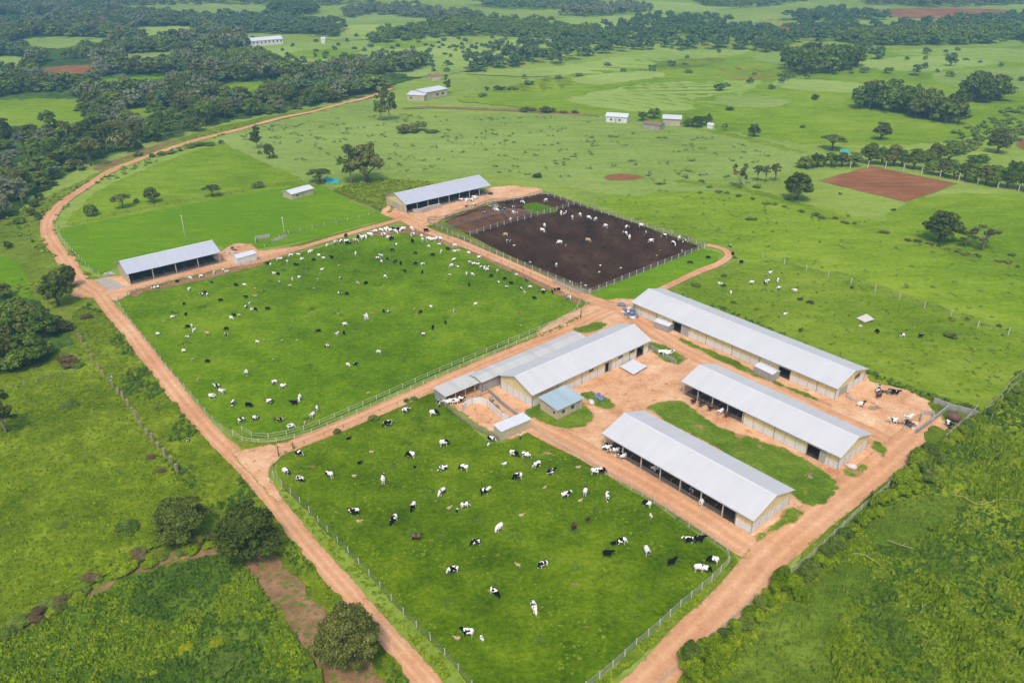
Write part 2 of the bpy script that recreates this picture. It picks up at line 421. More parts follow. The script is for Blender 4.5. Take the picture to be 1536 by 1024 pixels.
def lc(*c): return [col(*x) for x in c]
M['leaf_dark'] = leaf_mat('dark_foliage', lc((50, 64, 20), (84, 100, 36), (134, 144, 64)))
M['leaf_mid'] = leaf_mat('mid_foliage', lc((62, 84, 24), (100, 124, 44), (144, 160, 70)))
M['leaf_olive'] = leaf_mat('olive_foliage', lc((66, 74, 30), (100, 108, 48), (144, 146, 76)))
M['leaf_brown'] = leaf_mat('brownish_foliage', lc((82, 68, 50), (112, 96, 66), (134, 126, 80)))
M['leaf_grey'] = leaf_mat('grey_green_foliage', lc((84, 92, 62), (120, 128, 90), (156, 160, 122)))
M['leaf_bright'] = leaf_mat('bright_foliage', lc((70, 98, 10), (114, 142, 18), (168, 182, 38)))
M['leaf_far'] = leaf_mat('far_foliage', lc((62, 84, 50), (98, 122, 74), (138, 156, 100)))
M['weed'] = leaf_mat('weeds', lc((80, 106, 12), (115, 141, 22), (158, 176, 44)))
M['tall_blades'] = leaf_mat('tall_grass_blades', lc((82, 108, 24), (108, 132, 36), (136, 154, 56)))
M['weed_dark'] = leaf_mat('dark_weeds', lc((60, 88, 24), (86, 116, 36), (116, 142, 52)))
M['weed_mid'] = leaf_mat('field_tufts', lc((88, 110, 16), (116, 138, 28), (146, 162, 52)))
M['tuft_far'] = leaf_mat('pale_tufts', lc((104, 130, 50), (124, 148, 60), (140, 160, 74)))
M['weed_yellow'] = leaf_mat('yellow_weeds', lc((96, 120, 20), (134, 148, 24), (172, 174, 36)))
M['palm'] = leaf_mat('palm_fronds', lc((86, 100, 44), (140, 142, 80), (184, 180, 124)))
def coat_mat(name, thr, white=(244, 240, 234), dark=(24, 22, 24), grad=0.0, scale=1.6):
    """thr: share of dark; grad: dark towards the head (+) or rump (-)"""
    t = NT(name); oi = t.new('ShaderNodeObjectInfo'); p = t.obj()
    cb = t.new('ShaderNodeCombineXYZ'); r = t.math('MULTIPLY', oi.outputs['Random'], 60.0)
    for i in range(3): t.l.new(r, cb.inputs[i])
    va = t.new('ShaderNodeVectorMath', operation='ADD'); t.l.new(p, va.inputs[0]); t.l.new(cb.outputs[0], va.inputs[1])
    n = t.noise(va.outputs[0], scale, 1.5, .4, .3)
    s = t.new('ShaderNodeSeparateXYZ'); t.l.new(p, s.inputs[0])
    if grad: n = t.math('ADD', n, t.math('MULTIPLY', t.rng(s.outputs[0], -.9, .9, -.5, .5), grad))
    # the muzzle and shanks stay pale/dark as on a real coat
    f = t.rng(n, thr - .012, thr + .012)
    t.base(t.mix(f, col(*white), col(*dark))); t.b.inputs['Roughness'].default_value = .75; return t.m
M['coat_patch'] = coat_mat('friesian_coat', .49)
M['coat_white'] = coat_mat('mostly_white_coat', .60)
M['coat_black'] = coat_mat('black_coat', .28)
M['coat_bhead'] = coat_mat('black_headed_coat', .53, grad=.45)
M['coat_brump'] = coat_mat('black_rumped_coat', .53, grad=-.45)
M['coat_tan'] = coat_mat('cream_coat', .66, (190, 172, 136), (140, 110, 80))
M['coat_brown'] = coat_mat('brown_coat', .45, (120, 96, 76), (64, 50, 42))
# ------------------------------------------------------------------ foliage
def leaf_quads(P, N, size, rng, flat=.45):
    """P (n,3) centres, N (n,3) outward: one leafy diamond per point"""
    n = len(P); R = rng.normal(size=(n, 3)); A = N * (1 - flat) + R * flat
    A /= np.linalg.norm(A, axis=1)[:, None] + 1e-9
    U = np.cross(A, rng.normal(size=(n, 3))); U /= np.linalg.norm(U, axis=1)[:, None] + 1e-9
    W = np.cross(A, U); s = (size * rng.uniform(.6, 1.3, n))[:, None]
    V = np.stack([P - U * s, P - W * s * .62, P + U * s, P + W * s * .62], 1).reshape(-1, 3)
    F = np.arange(4 * n).reshape(n, 4); return V, F
def crown_arrays(rng, blobs, per, leaf):
    """blobs: list of (centre, radii)"""
    VV = []; FF = []; off = 0
    for c, r in blobs:
        D = rng.normal(size=(per, 3)); D[:, 2] = np.where(D[:, 2] < -.3, -D[:, 2] * .7, D[:, 2]); D /= np.linalg.norm(D, axis=1)[:, None]
        rr = np.array(r); P = np.array(c) + D * rr * rng.uniform(.72, 1.08, per)[:, None]
        N = D / rr; N /= np.linalg.norm(N, axis=1)[:, None]
        V, F = leaf_quads(P, N, leaf, rng); VV.append(V); FF.append(F + off); off += len(V)
        # inner mass so the clump is not see-through
        seg, ring = 6, 3; vs = []
        for a in range(ring + 1):
            ph = PI * a / ring
            for b in range(seg):
                t = 2 * PI * b / seg; vs.append((math.sin(ph) * math.cos(t), math.sin(ph) * math.sin(t), math.cos(ph)))
        vs = np.array(c) + np.array(vs) * rr * .66
        fs = [(a * seg + b, (a + 1) * seg + b, (a + 1) * seg + (b + 1) % seg, a * seg + (b + 1) % seg) for a in range(ring) for b in range(seg)]
        VV.append(vs); FF.append(np.array(fs) + off); off += len(vs)
    return np.concatenate(VV), np.concatenate(FF)
def blobs_for(kind, rng, k=1.0):
    """unit tree: height 1, crown width 1 (radius .5)"""
    B = []
    if kind == 'broad':
        for _ in range(int(34 * k)):
            a = rng.uniform(0, 2 * PI); z = rng.uniform(0, 1); rad = .40 * math.sqrt(max(0, 1 - (z * .95) ** 2)) * rng.uniform(.55, 1.05)
            B.append(((rad * math.cos(a), rad * math.sin(a), .33 + z * .52), (rng.uniform(.10, .17),) * 2 + (rng.uniform(.08, .12),)))
        for _ in range(7):
            a = rng.uniform(0, 2 * PI); z = rng.uniform(.3, .95); rad = rng.uniform(.3, .5) * (1.25 - z * .7)
            B.append(((rad * math.cos(a), rad * math.sin(a), z * .9), (rng.uniform(.06, .13),) * 2 + (rng.uniform(.05, .1),)))
    elif kind == 'umbrella':
        for _ in range(int(26 * k)):
            a = rng.uniform(0, 2 * PI); rad = .42 * math.sqrt(rng.uniform(0, 1)); z = .62 + .26 * (1 - (rad / .46) ** 2) + rng.uniform(-.07, .05)
            B.append(((rad * math.cos(a), rad * math.sin(a), z), (rng.uniform(.09, .15),) * 2 + (rng.uniform(.05, .09),)))
    elif kind == 'tall':
        for _ in range(int(30 * k)):
            a = rng.uniform(0, 2 * PI); z = rng.uniform(.3, .95); w = .36 * math.sin(PI * min(1, (z - .18) / .86)) ** .6
            rad = w * rng.uniform(.3, 1.05)
            B.append(((rad * math.cos(a), rad * math.sin(a), z), (rng.uniform(.10, .17), rng.uniform(.10, .17), rng.uniform(.05, .10))))
    elif kind == 'open':
        for j in range(int(12 * k)):
            a = rng.uniform(0, 2 * PI); rad = rng.uniform(.12, .42); z = rng.uniform(.42, .92)
            for q in range(2): B.append(((rad * math.cos(a) + rng.uniform(-.06, .06), rad * math.sin(a) + rng.uniform(-.06, .06), z + rng.uniform(-.05, .05)), (rng.uniform(.07, .12),) * 2 + (rng.uniform(.04, .08),)))
    else:  # bush
        for _ in range(int(13 * k)):
            a = rng.uniform(0, 2 * PI); rad = .36 * math.sqrt(rng.uniform(0, 1)); z = .15 + .5 * (1 - (rad / .42) ** 2) * rng.uniform(.6, 1.1)
            B.append(((rad * math.cos(a), rad * math.sin(a), z), (rng.uniform(.13, .2),) * 2 + (rng.uniform(.16, .26),)))
    return B
def trunk_mesh(kind, rng, B, mat, n=7):
    m = MB(); top = {'broad': .5, 'umbrella': .62, 'tall': .85, 'open': .6, 'bush': .2}[kind]; r0 = {'broad': .045, 'umbrella': .03, 'tall': .028, 'open': .026, 'bush': .02}[kind]
    bend = rng.uniform(-.04, .04, 2)
    pts = [(0, 0, -.03), (bend[0] * .3, bend[1] * .3, top * .35), (bend[0], bend[1], top * .7), (bend[0] * 1.2, 0, top)]
    m.tube(pts, [r0 * 1.35, r0, r0 * .8, r0 * .5], n)
    for i in range(0, len(B), max(1, len(B) // 9)):
        c = B[i][0]; z0 = min(top * .9, max(top * .35, c[2] - .3)); s = (bend[0] * z0 / top, bend[1] * z0 / top, z0)
        mid = ((s[0] + c[0]) * .5, (s[1] + c[1]) * .5, s[2] * .45 + c[2] * .55 + .02)
        m.tube([s, mid, c], [r0 * .5, r0 * .35, r0 * .15], 5)
    return m.mesh('trunk', mat, True)
TREES = {}
def tree_proto(kind, leafmat, var, lod):
    key = (kind, leafmat, var, lod)
    if key in TREES: return TREES[key]
    rng = np.random.default_rng(abs(hash((kind, var))) % 1 + {'broad': 10, 'umbrella': 20, 'tall': 30, 'open': 40, 'bush': 50}[kind] + var * 7)
    k, per, leaf = {0: (1.6, 230, .021), 1: (1.0, 80, .036), 2: (.6, 26, .065)}[lod]
    if kind == 'bush': per = int(per * 1.2); leaf *= 1.9
    B = blobs_for(kind, rng, k); V, F = crown_arrays(rng, B, per, leaf)
    TREES[key] = (np_mesh('crown', V, F, leafmat), trunk_mesh(kind, rng, B, 'trunk_pale' if kind in ('tall', 'open') else 'trunk', 8 if lod == 0 else 6), (V, F))
    return TREES[key]
def tree(px, py, hm, wm, kind='broad', leaf='leaf_dark', label=None, group=None, name=None, cat=None, lod=None, wp=None, lean=0):
    """base pixel; height and crown width in metres"""
    p = G(px, py) if wp is None else wp; d = math.hypot(p.x, p.y)
    if lod is None: lod = 0 if d < 190 else 1 if d < 420 else 2
    bush = kind == 'bush'
    cr, tr, _ = tree_proto(kind, leaf, random.randrange(4), lod)
    nm = name or ('bush' if bush else 'tree')
    e = empty(nm, p, random.uniform(0, 6.28), label, cat or ('bush' if bush else 'tree'), group)
    e.scale = (wm, wm * random.uniform(.9, 1.1), hm)
    link('crown' if not bush else 'foliage', cr, e)
    if not (bush and lod): link('trunk' if not bush else 'stem', tr, e)
    return e
def tpx(px, base, top, wpx, kind='broad', leaf='leaf_dark', label=None, group=None, **k):
    """tree from photo: base pixel y, top pixel y, crown width in px"""
    p = G(px, base); zc = p.y * math.cos(TH) + (H - p.z) * math.sin(TH); m = zc / FPX
    dip = math.atan2(H, p.y)
    dep = .35 * wpx * m * math.sin(dip)   # crown depth adds to the apparent height
    hm = max(1.0, ((base - top) * m - dep) / math.cos(dip))
    return tree(px, base, hm, wpx * m, kind, leaf, label, group, **k)
def scatter_poly(px, n=None, dens=None, mind=0, world=False, seed=1, excl=()):
    pts = [Vector(p[:2]) for p in px] if world else [G(*p) for p in px]
    rng = np.random.default_rng(seed)
    xs = [p.x for p in pts]; ys = [p.y for p in pts]; A = 0
    for i in range(len(pts)): A += pts[i - 1].x * pts[i].y - pts[i].x * pts[i - 1].y
    A = abs(A) / 2; n = n or int(A * dens); out = np.zeros((0, 2)); bb = (max(xs) - min(xs)) * (max(ys) - min(ys))
    if mind:
        cell = {}; res = []; tries = int(n * 12 * bb / max(A, 1))
        X = rng.uniform(min(xs), max(xs), tries); Y = rng.uniform(min(ys), max(ys), tries); ok = inpoly(X, Y, pts)
        for e in excl: ok &= ~inpoly(X, Y, e)
        for x, y in zip(X[ok], Y[ok]):
            k = (int(x // mind), int(y // mind))
            if any((x - a) ** 2 + (y - b) ** 2 < mind * mind for i in (-1, 0, 1) for j in (-1, 0, 1) for a, b in cell.get((k[0] + i, k[1] + j), ())): continue
            cell.setdefault(k, []).append((x, y)); res.append((x, y))
            if len(res) >= n: break
        return np.array(res).reshape(-1, 2)
    m = int(n * bb / max(A, 1) * 1.05) + 10
    X = rng.uniform(min(xs), max(xs), m); Y = rng.uniform(min(ys), max(ys), m); ok = inpoly(X, Y, pts)
    for e in excl: ok &= ~inpoly(X, Y, e)
    return np.stack([X[ok], Y[ok]], 1)
def off_road(XY):
    if not len(XY): return XY
    keep = np.ones(len(XY), bool)
    for P, w in ROADS:
        r = w / 2 + .35; lo = P.min(0) - r; hi = P.max(0) + r
        c = np.where(keep & (XY[:, 0] > lo[0]) & (XY[:, 0] < hi[0]) & (XY[:, 1] > lo[1]) & (XY[:, 1] < hi[1]))[0]
        for i in range(0, len(c), 4000):
            k = c[i:i + 4000]; d = ((XY[k, None, :] - P[None]) ** 2).sum(-1).min(1); keep[k[d < r * r]] = False
    return XY[keep]
def tufts(name, XY, size, h, mat, blades=7, seed=3, zoff=0.0, kind='stuff', hz=None):
    """ground cover: many small leafy clumps in one mesh"""
    XY = off_road(XY); n = len(XY); rng = np.random.default_rng(seed); K = blades
    if n == 0: return
    s = (size * rng.uniform(.5, 1.5, n))[:, None]; hh = (h * rng.uniform(.5, 1.5, n))[:, None]
    a = rng.uniform(0, 2 * PI, (n, K)); r = rng.uniform(.1, 1, (n, K)) * s; bw = s * rng.uniform(.25, .5, (n, K))
    cx = XY[:, :1] + np.cos(a) * r * .6; cy = XY[:, 1:] + np.sin(a) * r * .6
    z0 = zoff + (hz(XY[:, 0], XY[:, 1])[:, None] if hz is not None else 0)
    d = a + rng.uniform(-.6, .6, (n, K)); zt = hh * rng.uniform(.55, 1.1, (n, K))
    tx = cx + np.cos(d) * s * .55; ty = cy + np.sin(d) * s * .55
    px_ = -np.sin(d); py_ = np.cos(d)
    low = zt * .25
    V = np.stack([np.stack([cx - px_ * bw, cy - py_ * bw, z0 + low], -1), np.stack([tx, ty, z0 + zt * .55], -1),
                  np.stack([cx + px_ * bw, cy + py_ * bw, z0 + low], -1), np.stack([cx - np.cos(d) * s * .3, cy - np.sin(d) * s * .3, z0 + zt], -1)], 2).reshape(-1, 3)
    F = np.arange(n * K * 4).reshape(-1, 4)
    me = np_mesh(name, V, F, mat); o = link(name, me); tag(o, kind=kind); return o
def tree_stuff(name, XY, hm, wm, kinds, leaf, label, cat, group=None, seed=5):
    """a far-off wood that reads as one mass"""
    rng = np.random.default_rng(seed); VV = []; FF = []; off = 0
    for x, y in XY:
        kd = kinds[rng.integers(len(kinds))]; V, F = tree_proto(kd, leaf, int(rng.integers(4)), 2)[2]
        a = rng.uniform(0, 6.28); w = wm * rng.uniform(.7, 1.3); h = hm * rng.uniform(.7, 1.3)
        W = V.copy(); ca, sa = math.cos(a), math.sin(a)
        X = (W[:, 0] * ca - W[:, 1] * sa) * w + x; Y = (W[:, 0] * sa + W[:, 1] * ca) * w + y
        W[:, 0] = X; W[:, 1] = Y; W[:, 2] = W[:, 2] * h + terrain(x, y) - h * .12
        VV.append(W); FF.append(F + off); off += len(W)
    if not VV: return
    o = link(name, np_mesh(name, np.concatenate(VV), np.concatenate(FF), leaf)); return tag(o, label, cat, group, 'stuff')
# ------------------------------------------------------------------ animals
def remesh(mb, voxel, name, decim=None):
    me = mb.mesh(name, None); o = bpy.data.objects.new('tmp', me); C.objects.link(o)
    m = o.modifiers.new('r', 'REMESH'); m.mode = 'VOXEL'; m.voxel_size = voxel
    s = o.modifiers.new('s', 'SMOOTH'); s.iterations = 2; s.factor = .5
    if decim:
        d = o.modifiers.new('d', 'DECIMATE'); d.ratio = decim
    dg = bpy.context.evaluated_depsgraph_get(); r = bpy.data.meshes.new_from_object(o.evaluated_get(dg)); r.name = name
    bpy.data.objects.remove(o); r.polygons.foreach_set('use_smooth', [True] * len(r.polygons)); r.materials.clear(); return r
def cow_mesh(pose):
    """x forward, feet at z=0, 2.4 m long"""
    m = MB()
    ly = pose == 'lying'; dz = -.62 if ly else 0
    m.ell((-.05, 0, 1.02 + dz), (.92, .36, .40), 14, 9); m.ell((-.62, 0, 1.1 + dz), (.38, .30, .33), 12, 8); m.ell((.5, 0, 1.03 + dz), (.36, .28, .38), 12, 8)
    m.ell((.1, 0, .86 + dz), (.62, .38, .30), 12, 8)
    m.tube([(-.7, 0, 1.34 + dz), (.5, 0, 1.38 + dz)], [.09, .11], 8)
    if not ly:
        m.ell((-.48, 0, .66), (.19, .15, .14), 8, 6)
        for sx, leg in ((1, ((.52, .9), (.5, .48), (.53, .1), (.56, .0))), (-1, ((-.68, .95), (-.58, .55), (-.76, .42), (-.70, .0)))):
            for sy in (-1, 1):
                st = random.uniform(-.06, .06)
                P = [(x + st * (1 - z), sy * (.19 if z > .7 else .17), z) for x, z in leg]
                m.tube(P, [.15 if sx > 0 else .19, .085, .06, .075], 8)
    else:
        for sx in (.62, -.6):
            for sy in (-1, 1): m.tube([(sx, sy * .2, .3), (sx + .28, sy * .36, .12), (sx - .05, sy * .42, .07)], [.12, .08, .05], 8)
    if pose == 'graze':
        hd = [(.66, 0, 1.12), (.95, 0, .84), (1.13, 0, .46)]; tip = (1.28, 0, .1); ear = (1.13, .46)
    elif pose == 'graze_turn':
        hd = [(.66, .02, 1.12), (.92, .2, .84), (1.03, .36, .46)]; tip = (1.1, .44, .1); ear = (1.03, .46)
    else:
        hd = [(.66, 0, 1.15 + dz), (.95, 0, 1.32 + dz), (1.12, 0, 1.42 + dz)]; tip = (1.5, 0, 1.2 + dz); ear = (1.12, 1.46 + dz)
    m.tube(hd, [.25, .19, .15], 10)
    h = Vector(hd[-1]); t = Vector(tip); m.tube([h, h.lerp(t, .45), h.lerp(t, .9), t], [.15, .125, .085, .07], 10)
    for sy in (-1, 1): m.tube([(h.x, h.y + sy * .1, ear[1] + .04), (h.x - .03, h.y + sy * .32, ear[1] + .05)], [.065, .035], 6)
    m.tube([(-.92, 0, 1.28 + dz), (-1.02, 0, 1.0 + dz), (-1.0, .02, .62 + (dz * .8))], [.05, .035, .045], 6)
    m.v = [(v[0] * .86, v[1] * 1.14, v[2] * 1.0) for v in m.v]
    return remesh(m, .045, 'cow', .6)
COWM = {}
def cow(px, py, ang=0, coat='patch', pose='graze', label=None, group=None, calf=False, name='cow', z=0.0, wp=None, scale=1.0):
    key = (coat, pose)
    if key not in COWM:
        if pose not in COWM: COWM[pose] = cow_mesh(pose)
        me = COWM[pose].copy(); me.materials.append(M['coat_' + coat]); COWM[key] = me
    p = wp or G(px, py); s = (.55 if calf else 1.0) * scale * random.uniform(.93, 1.06)
    o = link('calf' if calf else name, COWM[key], None, (p.x, p.y, p.z + z + (.08 if p.y < 380 and not z else 0)), math.radians(ang)); o.scale = (s, s, s)
    return tag(o, label, 'calf' if calf else 'cow', group)
# ------------------------------------------------------------------ fences
def fence(px, label, group=None, spacing=3.0, ph=1.25, pw=.12, rails=(.4, .8, 1.15), rt=.05, postmat='post_white', railmat='rail_white', k=.35, closed=False, name='fence', off=0.0, jit=0.0, wires=False, rail_h=None, world=None, skip=0.0, cat='fence'):
    pts = world or [G(*p) for p in px]
    c = smooth_poly(pts, .8, closed, k)
    if off:
        n = len(c); c = [c[i] + Vector(((c[min(i + 1, n - 1)] - c[max(i - 1, 0)]).y, -(c[min(i + 1, n - 1)] - c[max(i - 1, 0)]).x)).normalized() * off for i in range(n)]
    L = [0]
    for i in range(1, len(c)): L.append(L[-1] + (c[i] - c[i - 1]).length)
    tot = L[-1]; n = max(2, int(tot / spacing)); n = min(n, 98)
    o = c[0]; e = empty(name, (o.x, o.y, terrain(o.x, o.y)), 0, label, cat, group); P = []
    j = 0
    for i in range(n + 1):
        s = tot * i / n
        while j < len(L) - 2 and L[j + 1] < s: j += 1
        t = (s - L[j]) / max(1e-6, L[j + 1] - L[j]); q = c[j].lerp(c[j + 1], t)
        P.append(Vector((q.x, q.y, terrain(q.x, q.y))))
    base = Vector(e.location)
    pm = MB().box(-pw / 2, pw / 2, -pw / 2, pw / 2, -.15, ph); pm.box(-pw / 2 - .004, pw / 2 + .004, -pw / 2 - .004, pw / 2 + .004, ph + .001, ph + .03); pme = pm.mesh('post', postmat)
    for q in P:
        if skip and random.random() < skip: continue
        po = link('post', pme, e, q - base, random.uniform(0, .3))
        if jit: po.scale = (1, 1, random.uniform(1 - jit, 1 + jit)); po.rotation_euler = (random.uniform(-jit, jit) * .25, random.uniform(-jit, jit) * .25, random.uniform(0, 3))
    for h in rails:
        m = MB()
        for a, b in zip(P[:-1], P[1:]):
            j1 = random.uniform(-jit, jit) * .2
            m.bar(a - base + Vector((0, 0, h)), b - base + Vector((0, 0, h + j1)), rt, rail_h or rt)
        m.build('wire' if wires else 'rail', railmat, e)
    return e
# ------------------------------------------------------------------ gabled barns
def gz(y, W, he, rise): return he + rise * (1 - abs(2 * y / W - 1))
class Barn:
    def __init__(s, name, label, e0, e1, W, he, rise, group=None, cat='barn', over=.5, gover=.5, wp=None):
        a = G(*e0, z=he); b = G(*e1, z=he); d = (b - a); d.z = 0
        s.L = d.length; s.ang = math.atan2(d.y, d.x); s.o = Vector((a.x, a.y, 0)); s.he = he; s.rise = rise
        s.We = W; s.ov = over; s.go = gover; s.e0 = e0; s.e1 = e1; s.u = d.normalized(); s.v = Vector((-s.u.y, s.u.x, 0))
        # local frame: x along the eave, y to the back, wall faces at y=over and y=W-over
        s.r = empty(name, s.o, s.ang, label, cat, group); s.x0 = gover; s.x1 = s.L - gover; s.y0 = over; s.y1 = W - over
        s.slope = rise / (W / 2)
    def X(s, px):
        t = (px - s.e0[0]) / (s.e1[0] - s.e0[0]); py = s.e0[1] + (s.e1[1] - s.e0[1]) * t
        q = G(px, py, z=s.he) - s.o; return q.dot(s.u)
    def zr(s, y):
        return s.he + s.slope * min(y, s.We - y) - .06
    def roof(s, mat='roof', th=.08, ridge=True):
        W, L = s.We, s.L; r = None
        for sd in (0, 1):
            m = MB(); ya, yb = (0, W / 2) if sd == 0 else (W / 2, W); za, zb = (s.he, s.he + s.rise) if sd == 0 else (s.he + s.rise, s.he)
            i = 0; m.v = [(0, ya, za), (L, ya, za), (L, yb, zb), (0, yb, zb), (0, ya, za - th), (L, ya, za - th), (L, yb, zb - th), (0, yb, zb - th)]
            m.f = [(0, 1, 2, 3), (7, 6, 5, 4), (0, 4, 5, 1), (1, 5, 6, 2), (2, 6, 7, 3), (3, 7, 4, 0)]
            r = m.build('roof', mat, s.r)
        if ridge:
            m = MB(); h = s.he + s.rise; w = .28
            for sg in (-1, 1):
                m.quad((-.03, W / 2, h + .05), (L + .03, W / 2, h + .05), (L + .03, W / 2 + sg * w, h + .05 - w * s.slope), (-.03, W / 2 + sg * w, h + .05 - w * s.slope))
            m.build('ridge_cap', 'ridge', s.r)
    def seg(s, side, a, b, hlow, lower='wall_white', upper='wall_yellow', z0=0.0, top=None, t=.12, seams=2.4):
        """wall segment on the front (0) or back (1) between local x a..b"""
        y = s.y0 if side == 0 else s.y1 - t; zt = (s.he + s.slope * s.y0 - .12) if top is None else top
        MB().box(a, b, y, y + t, z0, hlow).build('wall', lower, s.r)
        if zt > hlow + .05: MB().box(a, b, y + .015, y + t - .015, hlow + .002, zt).build('cladding', upper, s.r)
        n = max(1, round((b - a) / seams)); yo = s.y0 - .05 if side == 0 else s.y1 + .002
        for i in range(n + 1):
            x = a + (b - a) * i / n; MB().box(x - .04, x + .04, yo, yo + .048, z0, zt).build('wall_batten', 'frame_dark' if i % 3 == 0 else 'steel', s.r)
    def gable(s, end, hlow, lower='wall_white', upper='wall_yellow', t=.12, ya=None, yb=None, seams=2.2, door=None):
        x = s.x0 if end == 0 else s.x1 - t; ya = s.y0 + .125 if ya is None else ya; yb = s.y1 - .125 if yb is None else yb
        if door:   # (y from, y to, height)
            MB().box(x, x + t, ya, door[0], 0, hlow).build('wall', lower, s.r); MB().box(x, x + t, door[1], yb, 0, hlow).build('wall', lower, s.r)
        else: MB().box(x, x + t, ya, yb, 0, hlow).build('wall', lower, s.r)
        m = MB(); ys = [ya, s.We / 2, yb]
        prof = [(ya, hlow + .002)] + [(yb, hlow + .002)] + [(yb, s.zr(yb) - .1), (s.We / 2, s.zr(s.We / 2) - .1), (ya, s.zr(ya) - .1)]
        xa, xb = x + .015, x + t - .015; n = len(prof)
        m.v = [(xa, p[0], p[1]) for p in prof] + [(xb, p[0], p[1]) for p in prof]
        m.f = [tuple(reversed(range(n))), tuple(range(n, 2 * n))] + [(i, (i + 1) % n, (i + 1) % n + n, i + n) for i in range(n)]
        m.build('gable_cladding', upper, s.r)
        k = round((yb - ya) / seams); xo = x - .05 if end == 0 else x + t + .002
        for i in range(k + 1):
            y = ya + (yb - ya) * i / k
            if door and door[0] + .02 < y < door[1] - .02: continue
            MB().box(xo, xo + .048, y - .035, y + .035, 0, hlow).build('wall_batten', 'steel', s.r)
    def door(s, side, a, b, h, leaf=None):
        """an opening: lintel cladding above and jambs"""
        y = s.y0 if side == 0 else s.y1 - .12; zt = s.he + s.slope * s.y0 - .12
        if zt > h + .05: MB().box(a + .001, b - .001, y + .02, y + .1, h, zt).build('cladding', 'wall_yellow', s.r)
        d = empty('door', (a, y, 0)); d.parent = s.r
        for x in (0, b - a): MB().box(x - .06, x + .06, -.07, -.005, 0, h).build('door_jamb', 'post_wood', d)
        MB().box(.062, b - a - .062, -.07, -.005, h - .1, h + .04).build('lintel', 'post_wood', d)
        if leaf: # a sliding leaf standing open beside the hole
            MB().box(b - a + .07, b - a + .07 + leaf, -.14, -.075, .05, h).build('door_leaf', 'door_metal', d)
    def opening(s, side, a, b, post=4.2, rails=(.45, .8, 1.15), kerb=.35, railmat='rail_dirty'):
        n = max(1, round((b - a) / post)); y = s.y0 if side == 0 else s.y1 - .15; zt = s.he + s.slope * s.y0 - .12
        for i in range(n + 1):
            x = a + (b - a) * i / n; MB().box(x - .09, x + .09, y, y + .18, 0, zt).build('post', 'post_white', s.r)
        yr = s.y0 - .04 if side == 0 else s.y1 + .01
        for h in rails: MB().bar((a, yr, h), (b, yr, h), .06).build('feed_rail', railmat, s.r)
        if kerb: MB().box(a, b, y + .02, y + .16, 0, kerb).build('feed_kerb', 'concrete', s.r)
        MB().bar((a, y + .09, zt + .001), (b, y + .09, zt + .001), .14).build('eave_beam', 'steel', s.r)
    def floor(s, mat='dark_in'):
        MB().box(s.x0 + .13, s.x1 - .13, s.y0 + .13, s.y1 - .13, .0, .28).build('floor', mat, s.r)
    def inside(s, a, b, step=2.4):
        """stall dividers and a central feed alley seen through the open side"""
        x = a + 1.2
        while x < b:
            m = MB(); m.bar((x, s.y0 + .8, .85), (x, s.y0 + 3.0, .85), .06); m.bar((x, s.y0 + .8, .3), (x, s.y0 + .8, 1.2), .07); m.bar((x, s.y0 + 3.0, .3), (x, s.y0 + 3.0, 1.2), .07); m.bar((x, s.y0 + .8, 1.15), (x, s.y0 + 3.0, 1.15), .06)
            m.build('stall_divider', 'rail_dirty', s.r); x += step
    def gutter(s):
        MB().box(.02, s.L - .02, -.09, -.002, s.he - .16, s.he - .05).build('gutter', 'steel', s.r)
